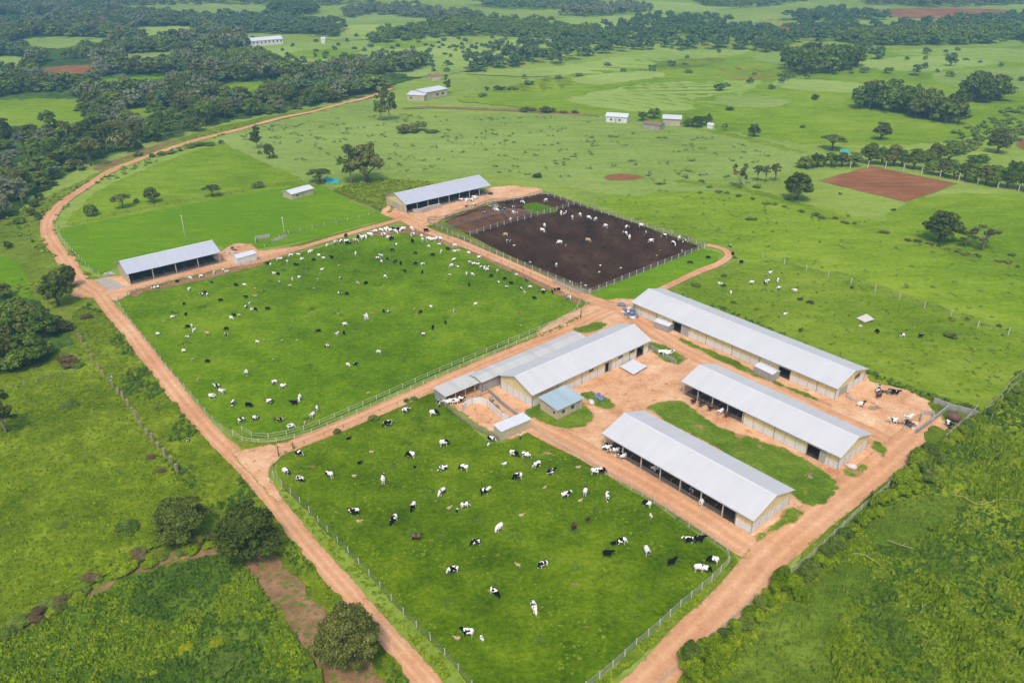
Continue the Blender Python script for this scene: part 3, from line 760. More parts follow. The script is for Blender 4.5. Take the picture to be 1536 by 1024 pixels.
def shed(name, label, p0, p1, D, h, roofmat='roof_white', wall='wall_cream', kind='mono', rise=.35, group=None, over=.2, door=None, windows=(), base_z=0.0, cat='shed', hb=None, opens=(), rounded=False):
    """small building from its front wall base pixels p0 -> p1 (left to right); D metres deep"""
    a = G(*p0); b = G(*p1); d = b - a; d.z = 0; L = d.length; ang = math.atan2(d.y, d.x)
    r = empty(name, a, ang, label, cat, group); hb = h + rise if kind == 'mono' else h; t = .1
    front = [(0, L)]
    m = MB()
    def wallbox(x0, x1, y0, y1, zt): MB().box(x0, x1, y0, y1, base_z, zt).build('wall', wall, r)
    if 'front' not in opens:
        x = 0
        for (u0, u1) in ([door] if door else []):
            if u0 * L - x > .05: wallbox(x, u0 * L, 0, t, h)
            MB().box(u0 * L, u1 * L, .001, t - .001, 2.1 if h > 2.2 else h * .8, h).build('wall', wall, r)
            MB().box(u0 * L + .03, u1 * L - .03, .03, .07, .05, 2.05 if h > 2.2 else h * .78).build('door', 'door_metal', r); x = u1 * L
        if L - x > .05: wallbox(x, L, 0, t, h)
    else:
        for i in range(max(2, round(L / 3)) + 1):
            x = .06 + (L - .12) * i / max(2, round(L / 3)); MB().box(x - .06, x + .06, 0, .12, 0, h - .01).build('post', 'post_white', r)
    if 'back' not in opens: wallbox(0, L, D - t, D, hb - .05)
    for x in (0, L - t):
        if ('left' if x == 0 else 'right') in opens: continue
        m = MB(); top = [(t + .002, h - .02), (D - t - .002, hb - .05)] if kind == 'mono' else [(t + .002, h), (D / 2, h + rise - .05), (D - t - .002, h)]
        pr = [(D - t - .002, base_z), (t + .002, base_z)] + top; n = len(pr)
        m.v = [(x, q[0], q[1]) for q in pr] + [(x + t, q[0], q[1]) for q in pr]
        m.f = [tuple(reversed(range(n))), tuple(range(n, 2 * n))] + [(i, (i + 1) % n, (i + 1) % n + n, i + n) for i in range(n)]
        m.build('wall', wall, r)
    o = over; sl = rise / D if kind == 'mono' else rise / (D / 2)
    if kind == 'mono':
        m = MB(); za, zb = h + .02 - o * sl, hb + .02 + o * sl
        m.v = [(-o, -o, za), (L + o, -o, za), (L + o, D + o, zb), (-o, D + o, zb)]; m.v += [(x, y, z + .07) for x, y, z in m.v]
        m.f = [(3, 2, 1, 0), (4, 5, 6, 7), (0, 1, 5, 4), (1, 2, 6, 5), (2, 3, 7, 6), (3, 0, 4, 7)]; m.build('roof', roofmat, r)
    else:
        for s in (0, 1):
            ya, yb = (-o, D / 2) if s == 0 else (D / 2, D + o); za, zb = (h - o * sl, h + rise) if s == 0 else (h + rise, h - o * sl)
            m = MB(); m.v = [(-o, ya, za), (L + o, ya, za), (L + o, yb, zb), (-o, yb, zb)]; m.v += [(x, y, z + .07) for x, y, z in m.v]
            m.f = [(3, 2, 1, 0), (4, 5, 6, 7), (0, 1, 5, 4), (1, 2, 6, 5), (2, 3, 7, 6), (3, 0, 4, 7)]; m.build('roof', roofmat, r)
    for w in windows:   # (face, u0, u1, z0, z1)
        f, u0, u1, z0, z1 = w
        e = empty('window', (0, 0, 0)); e.parent = r
        if f == 'front': MB().box(u0 * L, u1 * L, -.015, -.003, z0, z1).build('pane', 'glass', e); MB().box(u0 * L - .06, u1 * L + .06, -.03, -.002, z0 - .07, z0 - .001).build('frame', 'post_white', e); MB().box(u0 * L - .06, u1 * L + .06, -.03, -.002, z1 + .001, z1 + .07).build('sill', 'post_white', e)
        else:
            xx = -.015 if f == 'left' else L + .003
            MB().box(xx, xx + .012, u0 * D, u1 * D, z0, z1).build('pane', 'glass', e); MB().box(xx - .008, xx + .02, u0 * D - .06, u1 * D + .06, z0 - .07, z0 - .001).build('frame', 'post_white', e); MB().box(xx - .008, xx + .02, u0 * D - .06, u1 * D + .06, z1 + .001, z1 + .07).build('sill', 'post_white', e)
    return r
# ------------------------------------------------------------------ the ground and its fields
def build_ground():
    xs = np.arange(-1800, 1801, 15.0); ys = np.arange(-200, 3001, 15.0)
    X, Y = np.meshgrid(xs, ys); Z = np.array([[terrain(a, b) for a, b in zip(r, q)] for r, q in zip(X, Y)])
    V = np.stack([X.ravel(), Y.ravel(), Z.ravel()], 1); nx = len(xs); ny = len(ys)
    i = np.arange((nx - 1) * (ny - 1)); a = (i // (nx - 1)) * nx + i % (nx - 1)
    F = np.stack([a, a + 1, a + nx + 1, a + nx], 1)
    tag(link('ground', np_mesh('ground', V, F, 'ground', True)), kind='structure')
build_ground()
S = sheet
S('field', [(-300, 420), (60, 436), (150, 446), (260, 590), (400, 740), (560, 940), (680, 1110), (200, 1140), (-500, 1140)], 'verge', 1, k=.1)
S('field', [(925, 1110), (1060, 950), (1180, 850), (1290, 740), (1400, 600), (1470, 610), (1580, 540), (1900, 540), (2000, 1110)], 'verge', 1, k=.1)
S('woodland_floor', [(-200, 14), (0, 6), (280, 30), (372, 76), (300, 90), (400, 108), (640, 92), (690, 100), (560, 136), (430, 166), (300, 192), (210, 218), (120, 252), (60, 286), (0, 330), (-260, 380)], 'scrub', 2)
# far fields
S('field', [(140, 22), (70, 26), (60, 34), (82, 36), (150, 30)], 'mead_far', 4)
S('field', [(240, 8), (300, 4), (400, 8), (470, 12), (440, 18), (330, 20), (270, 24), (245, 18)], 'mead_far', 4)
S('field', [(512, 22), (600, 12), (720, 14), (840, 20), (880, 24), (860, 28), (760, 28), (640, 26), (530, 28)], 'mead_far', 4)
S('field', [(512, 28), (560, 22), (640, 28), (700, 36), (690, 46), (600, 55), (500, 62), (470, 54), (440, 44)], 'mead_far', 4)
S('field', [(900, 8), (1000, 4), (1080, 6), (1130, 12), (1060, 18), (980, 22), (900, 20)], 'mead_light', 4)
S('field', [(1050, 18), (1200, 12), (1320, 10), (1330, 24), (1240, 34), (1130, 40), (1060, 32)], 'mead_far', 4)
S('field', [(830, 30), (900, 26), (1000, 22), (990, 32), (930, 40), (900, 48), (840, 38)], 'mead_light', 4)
S('soil_patch', [(1124, 34), (1160, 30), (1200, 32), (1244, 38), (1240, 46), (1180, 46), (1125, 40)], 'redsoil', 3, fade=4)
S('soil_patch', [(1310, 16), (1380, 13), (1500, 15), (1512, 24), (1440, 28), (1330, 25)], 'redsoil', 3, fade=4)
S('soil_patch', [(1350, 32), (1440, 27), (1450, 33), (1370, 40)], 'redsoil', 2, fade=2.5)
# rolling pasture in the left far middle
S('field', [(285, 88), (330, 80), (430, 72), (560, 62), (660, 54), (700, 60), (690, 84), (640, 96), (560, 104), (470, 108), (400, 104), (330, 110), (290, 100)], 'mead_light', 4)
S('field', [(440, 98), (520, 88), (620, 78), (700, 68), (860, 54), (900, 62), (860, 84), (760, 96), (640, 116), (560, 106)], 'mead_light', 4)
S('field', [(130, 121), (170, 118), (270, 116), (275, 126), (230, 131), (150, 132)], 'crop', 2)
S('soil_patch', [(64, 104), (100, 100), (140, 99), (140, 110), (104, 113), (66, 108)], 'redsoil', 2, fade=2.5)
S('field', [(-60, 156), (40, 150), (120, 150), (134, 165), (112, 198), (66, 203), (20, 190), (-60, 186)], 'mead', 3)
S('field', [(196, 190), (232, 180), (250, 190), (230, 200)], 'mead', 1)
S('field', [(170, 175), (225, 158), (240, 170), (205, 180)], 'mead', 1)
# middle distance pastures
S('field', [(560, 150), (600, 175), (900, 170), (1100, 190), (1215, 235), (1110, 285), (1000, 300), (880, 285), (740, 262), (600, 268), (420, 235), (320, 208), (430, 180)], 'mead_far', 2)
S('field', [(690, 150), (760, 132), (850, 112), (950, 92), (1100, 82), (1300, 74), (1600, 72), (1640, 160), (1400, 215), (1200, 215), (1040, 190), (880, 172), (760, 160)], 'mead', 3)
S('field', [(740, 138), (820, 118), (940, 100), (1000, 104), (900, 122), (800, 142)], 'rough', 2)
S('field', [(850, 150), (980, 126), (1140, 122), (1080, 160), (960, 168)], 'mead_light', 2)
S('field', [(700, 110), (860, 98), (1000, 80), (1120, 76), (1060, 96), (900, 112), (780, 116)], 'mead_light', 2)
S('field', [(1040, 152), (1180, 132), (1330, 160), (1450, 198), (1360, 214), (1200, 206), (1080, 182)], 'mead', 2)
S('field', [(1340, 78), (1600, 70), (1620, 90), (1440, 92)], 'mead_light', 2)
S('soil_patch', [(1068, 110), (1092, 102), (1150, 106), (1172, 114), (1120, 122), (1084, 118)], 'redsoil', 2, fade=2.5)
S('field', [(890, 300), (1000, 290), (1110, 290), (1240, 312), (1380, 350), (1560, 395), (1640, 460), (1600, 560), (1470, 620), (1330, 560), (1040, 430), (1100, 385), (960, 330)], 'mead', 1.5)
S('field', [(1005, 430), (1100, 395), (1160, 390), (1300, 420), (1500, 490), (1560, 510), (1540, 545), (1460, 620), (1300, 565), (1120, 480)], 'mead_r', 1.5)
S('soil_patch', [(905, 266), (922, 261), (955, 262), (968, 267), (948, 271), (915, 271)], 'redsoil', .6, fade=2.5)
S('soil_patch', [(1226, 271.5), (1307, 249), (1437, 275.5), (1365, 305)], 'redsoil', .45, k=.02, fade=2.5)
S('soil_patch', [(1528, 210), (1600, 200), (1640, 230), (1536, 225)], 'redsoil', .6, fade=2.5)
S('field', [(1370, 300), (1450, 290), (1600, 300), (1640, 400), (1500, 385), (1330, 335)], 'mead', 1)
S('path', [(1018, 270), (1100, 278), (1160, 292), (1240, 318), (1320, 345), (1450, 378), (1536, 398), (1536, 404), (1440, 384), (1310, 350), (1230, 321), (1150, 297), (1090, 283), (1018, 274)], 'mead_r', 1.6)
S('path', [(600, 164), (640, 160), (760, 163.5), (860, 170), (900, 174), (880, 175), (760, 167), (650, 163)], 'path', .5)
S('path', [(1040, 190), (1130, 208), (1210, 228), (1200, 231), (1120, 211), (1038, 193)], 'mead_r', 1.6)
for i_, (pl, mt) in enumerate([
    ([(40, 60), (120, 56), (180, 62), (140, 72), (60, 72)], 'mead_far'), ([(200, 44), (270, 40), (300, 50), (250, 58), (205, 54)], 'mead_light'), ([(170, 84), (240, 78), (290, 88), (230, 98), (180, 94)], 'mead_far'),
    ([(-60, 90), (10, 84), (50, 92), (20, 104), (-60, 108)], 'mead_far'), ([(330, 130), (380, 124), (420, 130), (390, 142), (340, 142)], 'mead'), ([(520, 104), (580, 98), (600, 108), (560, 116)], 'mead_light'),
    ([(430, 82), (500, 74), (540, 80), (480, 90)], 'mead'), ([(560, 66), (620, 60), (660, 66), (600, 74)], 'mead'), ([(760, 64), (850, 58), (880, 66), (800, 76)], 'mead_light'), ([(512, 44), (600, 38), (640, 46), (560, 54)], 'mead_light'),
    ([(1130, 84), (1230, 80), (1260, 90), (1180, 98)], 'mead_far'), ([(1300, 92), (1420, 86), (1500, 96), (1400, 108), (1310, 104)], 'mead_light'), ([(1400, 112), (1560, 104), (1600, 130), (1470, 136)], 'mead_far'),
    ([(1000, 92), (1090, 88), (1060, 100), (980, 104)], 'verge'), ([(860, 118), (960, 108), (1000, 114), (900, 128)], 'mead_light'), ([(1180, 120), (1300, 128), (1280, 140), (1170, 132)], 'mead_light'), ([(1090, 144), (1180, 150), (1160, 162), (1080, 158)], 'mead_far')]):
    S('field', pl, mt, 3 if i_ < 12 else 2, k=.6)
# left: pasture above the crop, and the crop itself
S('field', [(98, 335), (150, 285), (240, 245), (330, 215), (350, 222), (440, 258), (472, 276), (320, 300), (120, 338)], 'mead', .8)
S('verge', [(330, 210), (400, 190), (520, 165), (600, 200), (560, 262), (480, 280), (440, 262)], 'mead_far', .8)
S('field', [(90, 345), (120, 338), (320, 300), (472, 278), (505, 290), (545, 310), (592, 326), (540, 338), (470, 358), (395, 372), (340, 376), (326, 368), (172, 402), (150, 412), (118, 392)], 'crop', .4)
S('field', [(500, 285), (560, 268), (640, 272), (700, 280), (600, 300), (585, 322), (540, 305)], 'rough', .5)
S('verge', [(395, 380), (470, 360), (540, 342), (590, 328), (594, 332), (560, 342), (500, 360), (440, 378), (400, 392)], 'verge', .3)
# left of the road
S('field', [(-140, 300), (0, 330), (60, 300), (120, 272), (230, 222), (330, 190), (420, 172), (480, 162), (400, 186), (250, 222), (120, 285), (80, 320), (82, 350), (118, 400), (145, 420), (110, 435), (60, 440), (0, 440), (-140, 470)], 'verge', .8)
S('field', [(-160, 395), (0, 385), (36, 410), (50, 440), (20, 455), (-160, 470)], 'crop', 1)
S('path', [(140, 252), (200, 230), (260, 210), (262, 214), (200, 236), (150, 256)], 'path', .5)
S('scrub', [(-160, 440), (0, 440), (60, 455), (110, 500), (100, 520), (60, 545), (0, 560), (-160, 590)], 'scrub', 1.2)
# paddocks
PAD_UP = [(180, 453), (196, 443), (216, 436), (300, 417), (400, 392), (490, 369), (575, 346), (604, 339), (626, 342), (700, 371), (780, 406), (862, 442), (878, 455), (876, 466), (852, 478), (781, 509), (700, 543), (640, 569), (560, 605), (475, 642), (440, 653), (400, 659), (366, 656), (352, 648), (326, 634), (262, 562), (206, 492)]
S('paddock_ground', PAD_UP, 'paddock', .2)
PAD_LOW = [(414, 703), (424, 686), (450, 671), (520, 642), (600, 608), (648, 590), (664, 604), (700, 634), (736, 664), (766, 662), (800, 647), (836, 670), (871, 688), (927, 724), (985, 759), (1036, 794), (1078, 820), (1092, 834), (1090, 846), (1067, 871), (1014, 917), (953, 971), (890, 1025), (826, 1074), (770, 1090), (748, 1080), (700, 1022), (668, 984), (613, 931), (572, 886), (528, 837), (494, 803), (461, 767), (428, 735)]
S('paddock_ground', PAD_LOW, 'paddock_deep', .2)
S('verge', [(1000, 764), (1040, 790), (1084, 816), (1104, 836), (1106, 856), (1060, 900), (985, 964), (908, 1030), (850, 1085), (820, 1080), (890, 1027), (953, 972), (1014, 918), (1067, 872), (1091, 847), (1093, 834), (1078, 819), (1036, 793)], 'verge', .3)
S('verge', [(350, 652), (366, 661), (400, 664), (440, 657), (475, 646), (560, 609), (640, 573), (700, 547), (781, 513), (846, 485), (878, 466), (886, 462), (888, 470), (852, 492), (781, 517), (700, 553), (640, 579), (560, 615), (475, 653), (440, 666), (400, 673), (368, 672), (346, 658)], 'verge', .2)
# dark feed lot
S('soil_pen', [(664, 334), (700, 318), (742, 305), (800, 293), (826, 291), (1052, 371), (884, 438), (800, 404), (700, 352)], 'manure', .2, k=.05, fade=1.4)
S('soil_pen', [(668, 336), (700, 322), (740, 308), (762, 312), (800, 318), (744, 336), (706, 350)], 'brown', .4)
S('verge', [(786, 308), (804, 304), (830, 311), (836, 318), (812, 322), (792, 317)], 'paddock', .4)
S('verge', [(888, 440), (1052, 373), (1078, 380), (1074, 392), (1010, 426), (950, 450), (912, 456)], 'crop', .4, k=.1)
S('verge', [(640, 336), (664, 333), (700, 352), (800, 402), (886, 438), (884, 444), (820, 420), (700, 368), (650, 345)], 'verge', .25)
# right-hand overgrown field, left rough fields
def lumps(a, s1, s2, seed):
    def f(x, y):
        h = vnoise(x / s1, y / s1, seed) * .6 + vnoise(x / s2, y / s2, seed + 1) * .4
        return (np.clip(h - .25, 0, 1) * 1.4) * a
    return f
RIGHT_F = [(1120, 1110), (985, 1062), (1002, 1036), (1056, 979), (1112, 930), (1152, 890), (1192, 864), (1248, 814), (1296, 770), (1346, 722), (1396, 676), (1436, 646), (1500, 600), (1545, 555), (1700, 560), (1800, 800), (1760, 1110)]
LUMP_R = lumps(1.1, 5.0, 1.7, 21)
S('overgrown_field', RIGHT_F, 'rough', 1.0, height=LUMP_R, grid=.8)
SMOOTH_R = [(1100, 1110), (1076, 1040), (1110, 990), (1160, 930), (1215, 880), (1262, 846), (1300, 850), (1310, 880), (1262, 930), (1236, 980), (1262, 1030), (1240, 1110)]
SMOOTH_2 = [(1290, 800), (1330, 770), (1400, 740), (1440, 760), (1400, 800), (1340, 826)]
for sm_ in (SMOOTH_R, SMOOTH_2): S('tall_grass_patch', sm_, 'tall_grass', 1.2, height=lambda x, y: LUMP_R(x, y) + .22, grid=.8)
LUMP_L = lumps(.7, 6.0, 2.0, 31)
LEFT_A = [(-220, 600), (-60, 570), (40, 560), (108, 530), (146, 560), (195, 620), (240, 680), (285, 735), (320, 765), (345, 800), (240, 820), (150, 870), (40, 930), (-60, 960), (-300, 980)]
S('rough_field', LEFT_A, 'rough', .8, height=LUMP_L, grid=1.0)
LUMP_B = lumps(1.2, 4.5, 1.5, 41)
LEFT_B = [(-260, 1010), (-40, 975), (60, 940), (160, 888), (250, 850), (330, 835), (366, 850), (400, 900), (440, 960), (480, 1015), (500, 1110), (-300, 1120)]
S('overgrown_field', LEFT_B, 'rough_dark', .8, height=LUMP_B, grid=.8)
LEFT_STRIP = [(112, 470), (135, 456), (158, 474), (183, 502), (220, 553), (258, 604), (303, 654), (343, 702), (364, 724), (398, 766), (423, 788), (428, 804), (472, 854), (512, 903), (567, 967), (616, 1026), (640, 1060), (600, 1060), (560, 1000), (500, 925), (450, 862), (410, 820), (380, 790), (310, 760), (262, 718), (200, 640), (140, 560), (108, 500)]
S('verge', LEFT_STRIP, 'rough', .7, height=lumps(.45, 4.0, 1.5, 51), grid=1.1)
S('soil_patch', [(366, 838), (404, 830), (430, 850), (470, 900), (500, 935), (560, 985), (590, 1030), (600, 1080), (500, 1090), (486, 1015), (440, 950), (400, 895)], 'path', .8)
S('soil_patch', [(-20, 966), (40, 935), (100, 905), (200, 858), (260, 828), (320, 815), (352, 820), (366, 838), (330, 834), (250, 848), (160, 886), (60, 938), (-20, 985)], 'path', .7)
S('soil_patch', [(305, 682), (330, 700), (368, 735), (352, 738), (320, 708)], 'path', .5)
# dirt yard round the right-hand barns
YARD = [(812, 492), (868, 462), (920, 448), (960, 450), (1100, 505), (1240, 562), (1290, 556), (1304, 562), (1352, 578), (1398, 600), (1420, 640), (1392, 660), (1352, 712), (1290, 740), (1245, 772), (1190, 812), (1150, 840), (1120, 836), (1060, 785), (980, 742), (900, 698), (846, 670), (806, 647), (760, 660), (720, 640), (664, 600), (700, 575), (760, 545)]
S('yard_ground', YARD, 'yard', .4, fade=1.6)
S('yard_ground', [(574, 312), (590, 306), (700, 300), (734, 282), (770, 279), (812, 283), (816, 290), (782, 297), (742, 303), (700, 317), (660, 332), (640, 340), (600, 332), (572, 322)], 'yard', .5, fade=1.5)
S('yard_ground', [(112, 432), (150, 418), (176, 414), (300, 396), (330, 376), (352, 366), (380, 366), (392, 376), (470, 366), (440, 378), (392, 390), (300, 412), (214, 434), (178, 452), (150, 448), (108, 446)], 'yard', .5, fade=1.5)
S('concrete_apron', [(140, 424), (158, 417), (176, 424), (190, 432), (170, 436), (150, 433)], 'concrete', .3)
for bx, by, bw in ((862, 876, 7), (880, 941, 8), (821, 680, 8), (838, 931, 5), (600, 690, 4), (1010, 850, 5), (468, 700, 4), (726, 835, 4), (560, 470, 5), (690, 430, 5), (420, 520, 5), (330, 600, 4), (780, 470, 4)):
    S('bare_spot', [(bx - bw, by), (bx, by - bw * .3), (bx + bw, by + 1), (bx + 1, by + bw * .35)], 'path', .25)
S('trodden_ground', [(196, 438), (300, 414), (350, 402), (392, 393), (396, 398), (350, 409), (300, 422), (216, 440), (204, 448)], 'trodden', .3, fade=1.0)
S('trodden_ground', [(560, 350), (604, 339), (640, 346), (690, 368), (680, 374), (640, 358), (604, 350), (570, 356)], 'trodden', .4, fade=1.8)
S('trodden_ground', [(700, 372), (780, 407), (860, 444), (876, 456), (868, 458), (776, 414), (700, 378)], 'trodden', .3, fade=1.2)
# roads
road([(690, 1080), (641, 1024), (589, 965), (532, 900), (490, 852), (448, 802), (412, 754), (384, 716), (350, 682), (318, 652), (275, 602), (235, 551), (197, 500), (170, 470), (146, 438)], lambda t: 3.3 + .6 * sstep(.3, .5, t))
road([(146, 438), (120, 420), (95, 385), (74, 356), (72, 332), (92, 306), (130, 280), (170, 255), (230, 232), (290, 212), (350, 197), (420, 178), (470, 168), (520, 155), (550, 148), (590, 133)], lambda t: 4.8 - 1.5 * t, ragged=.3)
road([(374, 700), (400, 684), (440, 668), (490, 648), (560, 619), (640, 584), (710, 553), (781, 523), (851, 497), (892, 476), (930, 460)], lambda t: 3.6 + 1.5 * sstep(.12, 0, t) * 0 + .8 * t)
road([(590, 322), (640, 346), (700, 369), (760, 394), (820, 421), (880, 447), (940, 466)], 4.2)
road([(606, 328), (560, 341), (500, 358), (440, 376), (390, 391), (330, 402), (260, 416), (200, 432), (150, 442)], 3.2)
road([(930, 460), (972, 490), (1020, 520), (1080, 550), (1150, 582), (1230, 620), (1300, 650), (1350, 676)], 5.5)
road([(780, 628), (815, 646), (850, 664), (900, 690), (950, 717), (1000, 745), (1050, 775), (1100, 808), (1140, 834)], 5.6)
road([(906, 1090), (960, 1040), (1010, 990), (1070, 930), (1120, 874), (1160, 828), (1210, 785), (1270, 738), (1320, 700), (1366, 660), (1400, 632)], 6.2)
road([(985, 438), (1010, 426), (1050, 407), (1080, 395), (1093, 384), (1084, 374), (1060, 368)], 2.8)
S('yard_ground', [(350, 682), (380, 672), (430, 664), (446, 672), (420, 688), (408, 702), (408, 720), (430, 752), (418, 758), (384, 722)], 'yard', .4, fade=.8)
# grass islands between the barns
for k, isl in enumerate([
    [(970, 614), (1004, 601), (1026, 603), (1050, 622), (1074, 638), (1110, 652), (1160, 668), (1210, 690), (1250, 718), (1260, 732), (1240, 752), (1215, 762), (1198, 748), (1100, 690)],
    [(1020, 507), (1060, 523), (1128, 554), (1180, 578), (1248, 608), (1250, 612), (1180, 586), (1124, 562), (1056, 531), (1016, 512)],
    [(858, 494), (896, 482), (916, 486), (900, 496), (874, 502)],
    [(972, 514), (990, 514), (1020, 530), (1031, 540), (1020, 548), (1000, 544), (976, 526)],
    [(786, 622), (800, 606), (876, 608), (892, 624), (880, 638), (850, 644), (818, 636)],
    [(872, 594), (888, 588), (910, 598), (922, 610), (910, 616), (890, 606)],
    [(1128, 806), (1150, 790), (1190, 762), (1206, 766), (1200, 780), (1160, 802), (1140, 812)],
    [(1262, 708), (1284, 694), (1304, 698), (1296, 708), (1278, 718)],
    [(1308, 660), (1320, 664), (1331, 680), (1326, 690), (1310, 676)],
    [(1394, 604), (1410, 606), (1424, 618), (1404, 624)], [(1384, 652), (1402, 640), (1424, 652), (1412, 664), (1390, 664)]]):
    S('grass_island', isl, 'verge' if k in (9, 10) else 'island', .6, fade=0 if k in (9, 10) else 1.1)
# brushy margins along the pens
S('verge', [(1308, 562), (1340, 568), (1400, 592), (1470, 612), (1500, 600), (1480, 622), (1400, 604), (1350, 584), (1306, 572)], 'rough', .7)
# ------------------------------------------------------------------ barns
def wid(e1, bk, he): 
    return (G(*e1, z=he) - G(*bk, z=he)).length
# long barn with small boxes at its front (top right)
he = 3.3
A = Barn('long_barn', 'longest white-roofed barn with yellow and white walls, topmost of the three at right', (946.5, 452.8), (1256.8, 583.2), wid((1256.8, 583.2), (1304.7, 553.2), he), he, 1.9)
A.floor(); A.roof(); A.gutter()
d1, d2, d3, d4 = A.X(1008), A.X(1021), A.X(1168), A.X(1185)
A.seg(0, A.x0, d1 - .07, 1.6); A.door(0, d1, d2, 2.7, leaf=2.2); A.seg(0, d2 + .07, d3 - .07, 1.6); A.door(0, d3, d4, 2.7); A.seg(0, d4 + .07, A.x1, 1.6); A.seg(1, A.x0, A.x1, 2.1, seams=5)
A.gable(0, 2.1); A.gable(1, 2.15, door=(A.y0 + 1.6, A.y0 + 5.2))
MB().box(A.x1 - .09, A.x1 - .04, A.y0 + 1.6, A.y0 + 5.2, .05, 2.14).build('roller_door', 'door_metal', A.r)
e = empty('window'); e.parent = A.r; MB().box(A.x1 + .005, A.x1 + .03, A.y1 - 4.6, A.y1 - 2.4, 2.25, 3.3).build('pane', 'glass', e)
MB().box(A.x1 + .002, A.x1 + .06, A.y1 - 4.7, A.y1 - 2.3, 3.301, 3.38).build('frame', 'post_white', e); MB().box(A.x1 + .002, A.x1 + .06, A.y1 - 4.7, A.y1 - 2.3, 2.16, 2.249).build('sill', 'post_white', e)
# middle barn, half open
he = 3.4
B = Barn('half_open_barn', 'white-roofed barn with open left half and yellow right half, middle of the three at right', (1021.6, 571.5), (1262, 686.5), wid((1262, 686.5), (1313.6, 652.2), he), he, 1.9)
B.floor(); B.roof(); B.gutter()
b1, b2, b3 = B.X(1115), B.X(1211), B.X(1230)
B.opening(0, B.x0, b1 - .25); B.inside(B.x0, b1 - .5); B.seg(0, b1, b2 - .07, 1.6); B.door(0, b2, b3, 2.8, leaf=1.2); B.seg(0, b3 + .07, B.x1, 1.6); B.opening(1, B.x0, b1, rails=(1.1,), kerb=.9); B.seg(1, b1 + .3, B.x1, 2.0, seams=5)
B.gable(1, 2.1); MB().box(b1 + .001, b1 + .1, B.y0 + .13, B.y1 - .13, 0, 2.9).build('cross_wall', 'wall_yellow', B.r)
# lower barn, open all along
he = 3.5
D_ = Barn('open_barn', 'white-roofed cattle barn open along its long side, closest of the three at right', (902.5, 649.5), (1131, 781.3), wid((1131, 781.3), (1196.9, 736.3), he), he, 2.0)
D_.floor(); D_.roof(); D_.gutter()
c1, c2 = D_.X(1083), D_.X(1103)
D_.opening(0, D_.x0, c1); D_.inside(D_.x0, c1 - .8); D_.seg(0, c2, D_.x1, 1.7); MB().box(c1 + .3, c2 - .01, D_.y0 + .02, D_.y0 + .1, 2.75, 3.4).build('cladding', 'wall_yellow', D_.r)
D_.opening(1, D_.x0, c2 - 2, rails=(1.1,), kerb=.9); D_.seg(1, c2 - 1.6, D_.x1, 2.1, seams=5); D_.gable(1, 2.15); MB().box(c2 - .2, c2 - .1, D_.y0 + .13, D_.y1 - .13, 0, 2.9).build('cross_wall', 'wall_yellow', D_.r)
# centre barn and its long low neighbour
he = 3.5
K = Barn('walled_barn', 'wide white-roofed barn with yellow gable, between the paddock road and dirt yard', (798.2, 593), (978, 510), wid((798.2, 593), (744.3, 563.2), he), he, 2.1)
K.floor(); K.roof(); K.gutter()
k1, k2, k3, k4 = K.X(911), K.X(916), K.X(958), K.X(968)
K.seg(0, K.x0, k1 - .07, 1.6); K.door(0, k1, k2, 2.6, leaf=.9); K.seg(0, k2 + .07, k3 - .07, 1.6); K.door(0, k3, k4, 2.9); K.seg(0, k4 + .07, K.x1, 1.6); K.seg(1, K.x0, K.x1, 2.0, seams=5); K.gable(0, 2.15); K.gable(1, 2.1)
for i, px in enumerate((886, 930, 948)):
    x = K.X(px); e = empty('window'); e.parent = K.r; MB().box(x, x + 1.5, K.y0 - .03, K.y0 - .005, 2.2, 2.85).build('pane', 'glass', e); MB().box(x - .08, x + 1.58, K.y0 - .05, K.y0 - .002, 2.851, 2.93).build('frame', 'post_white', e); MB().box(x - .08, x + 1.58, K.y0 - .05, K.y0 - .002, 2.11, 2.199).build('sill', 'post_white', e)
he = 3.0
N = Barn('low_annex_barn', 'long low narrow shed with weathered pale roof against the back of the walled barn', (722.5, 573.6), (880, 506.2), 4.6, he, .4, cat='barn')
N.roof('roof_old', ridge=False); N.seg(0, N.x0, N.x1, 2.85, 'wall_grey'); N.seg(1, N.x0, N.x1, 1.8, 'wall_grey', seams=5); N.gable(0, 2.0, 'wall_grey', 'wall_cream', seams=1.5); N.gable(1, 2.0, 'wall_grey', seams=1.5)
shed('cattle_shelter', 'open-fronted lean-to with pale roof and cattle beneath, by the paddock corner', (669, 609.5), (727, 584.5), 3.9, 2.5, 'roof_old', 'wall_grey', rise=.25, over=.25, opens=('front', 'right'), cat='shelter')
# the two farther barns
he = 3.6
E_ = Barn('far_barn', 'grey-white roofed open barn with yellow gable above the dark feedlot', (608.3, 307.3), (736.7, 278.1), wid((608.3, 307.3), (577, 292.4), he), he, 2.4)
E_.floor(); E_.roof('roof_grey'); E_.opening(0, E_.x0, E_.x1, post=4.5, kerb=.6); E_.inside(E_.x0, E_.x1 - 2, 3); E_.seg(1, E_.x0, E_.x1, 2.0, seams=5); E_.gable(0, 2.6, 'wall_cream', 'wall_yellow', door=(E_.We / 2 - 1.8, E_.We / 2 + 1.8))
MB().box(E_.x0 + .03, E_.x0 + .09, E_.We / 2 - 1.8, E_.We / 2 + 1.8, .05, 2.59).build('sliding_door', 'door_metal', E_.r)
he = 3.7
L_ = Barn('left_barn', 'grey-white roofed open barn at the left crossroads beside the bright crop', (190.0, 411.6), (331.3, 378.2), 11.6, he, 2.2)
L_.floor(); L_.roof('roof_grey'); L_.opening(0, L_.x0, L_.x1, post=7, kerb=.5); L_.inside(L_.x0, L_.x1 - 2, 3); L_.seg(1, L_.x0, L_.x1, 2.0, seams=5); L_.gable(0, 3.2, 'wall_cream', 'wall_cream'); MB().box(L_.x1 - .12, L_.x1, 5.5, L_.y1 - .13, 0, 3.2).build('wall', 'wall_grey', L_.r)
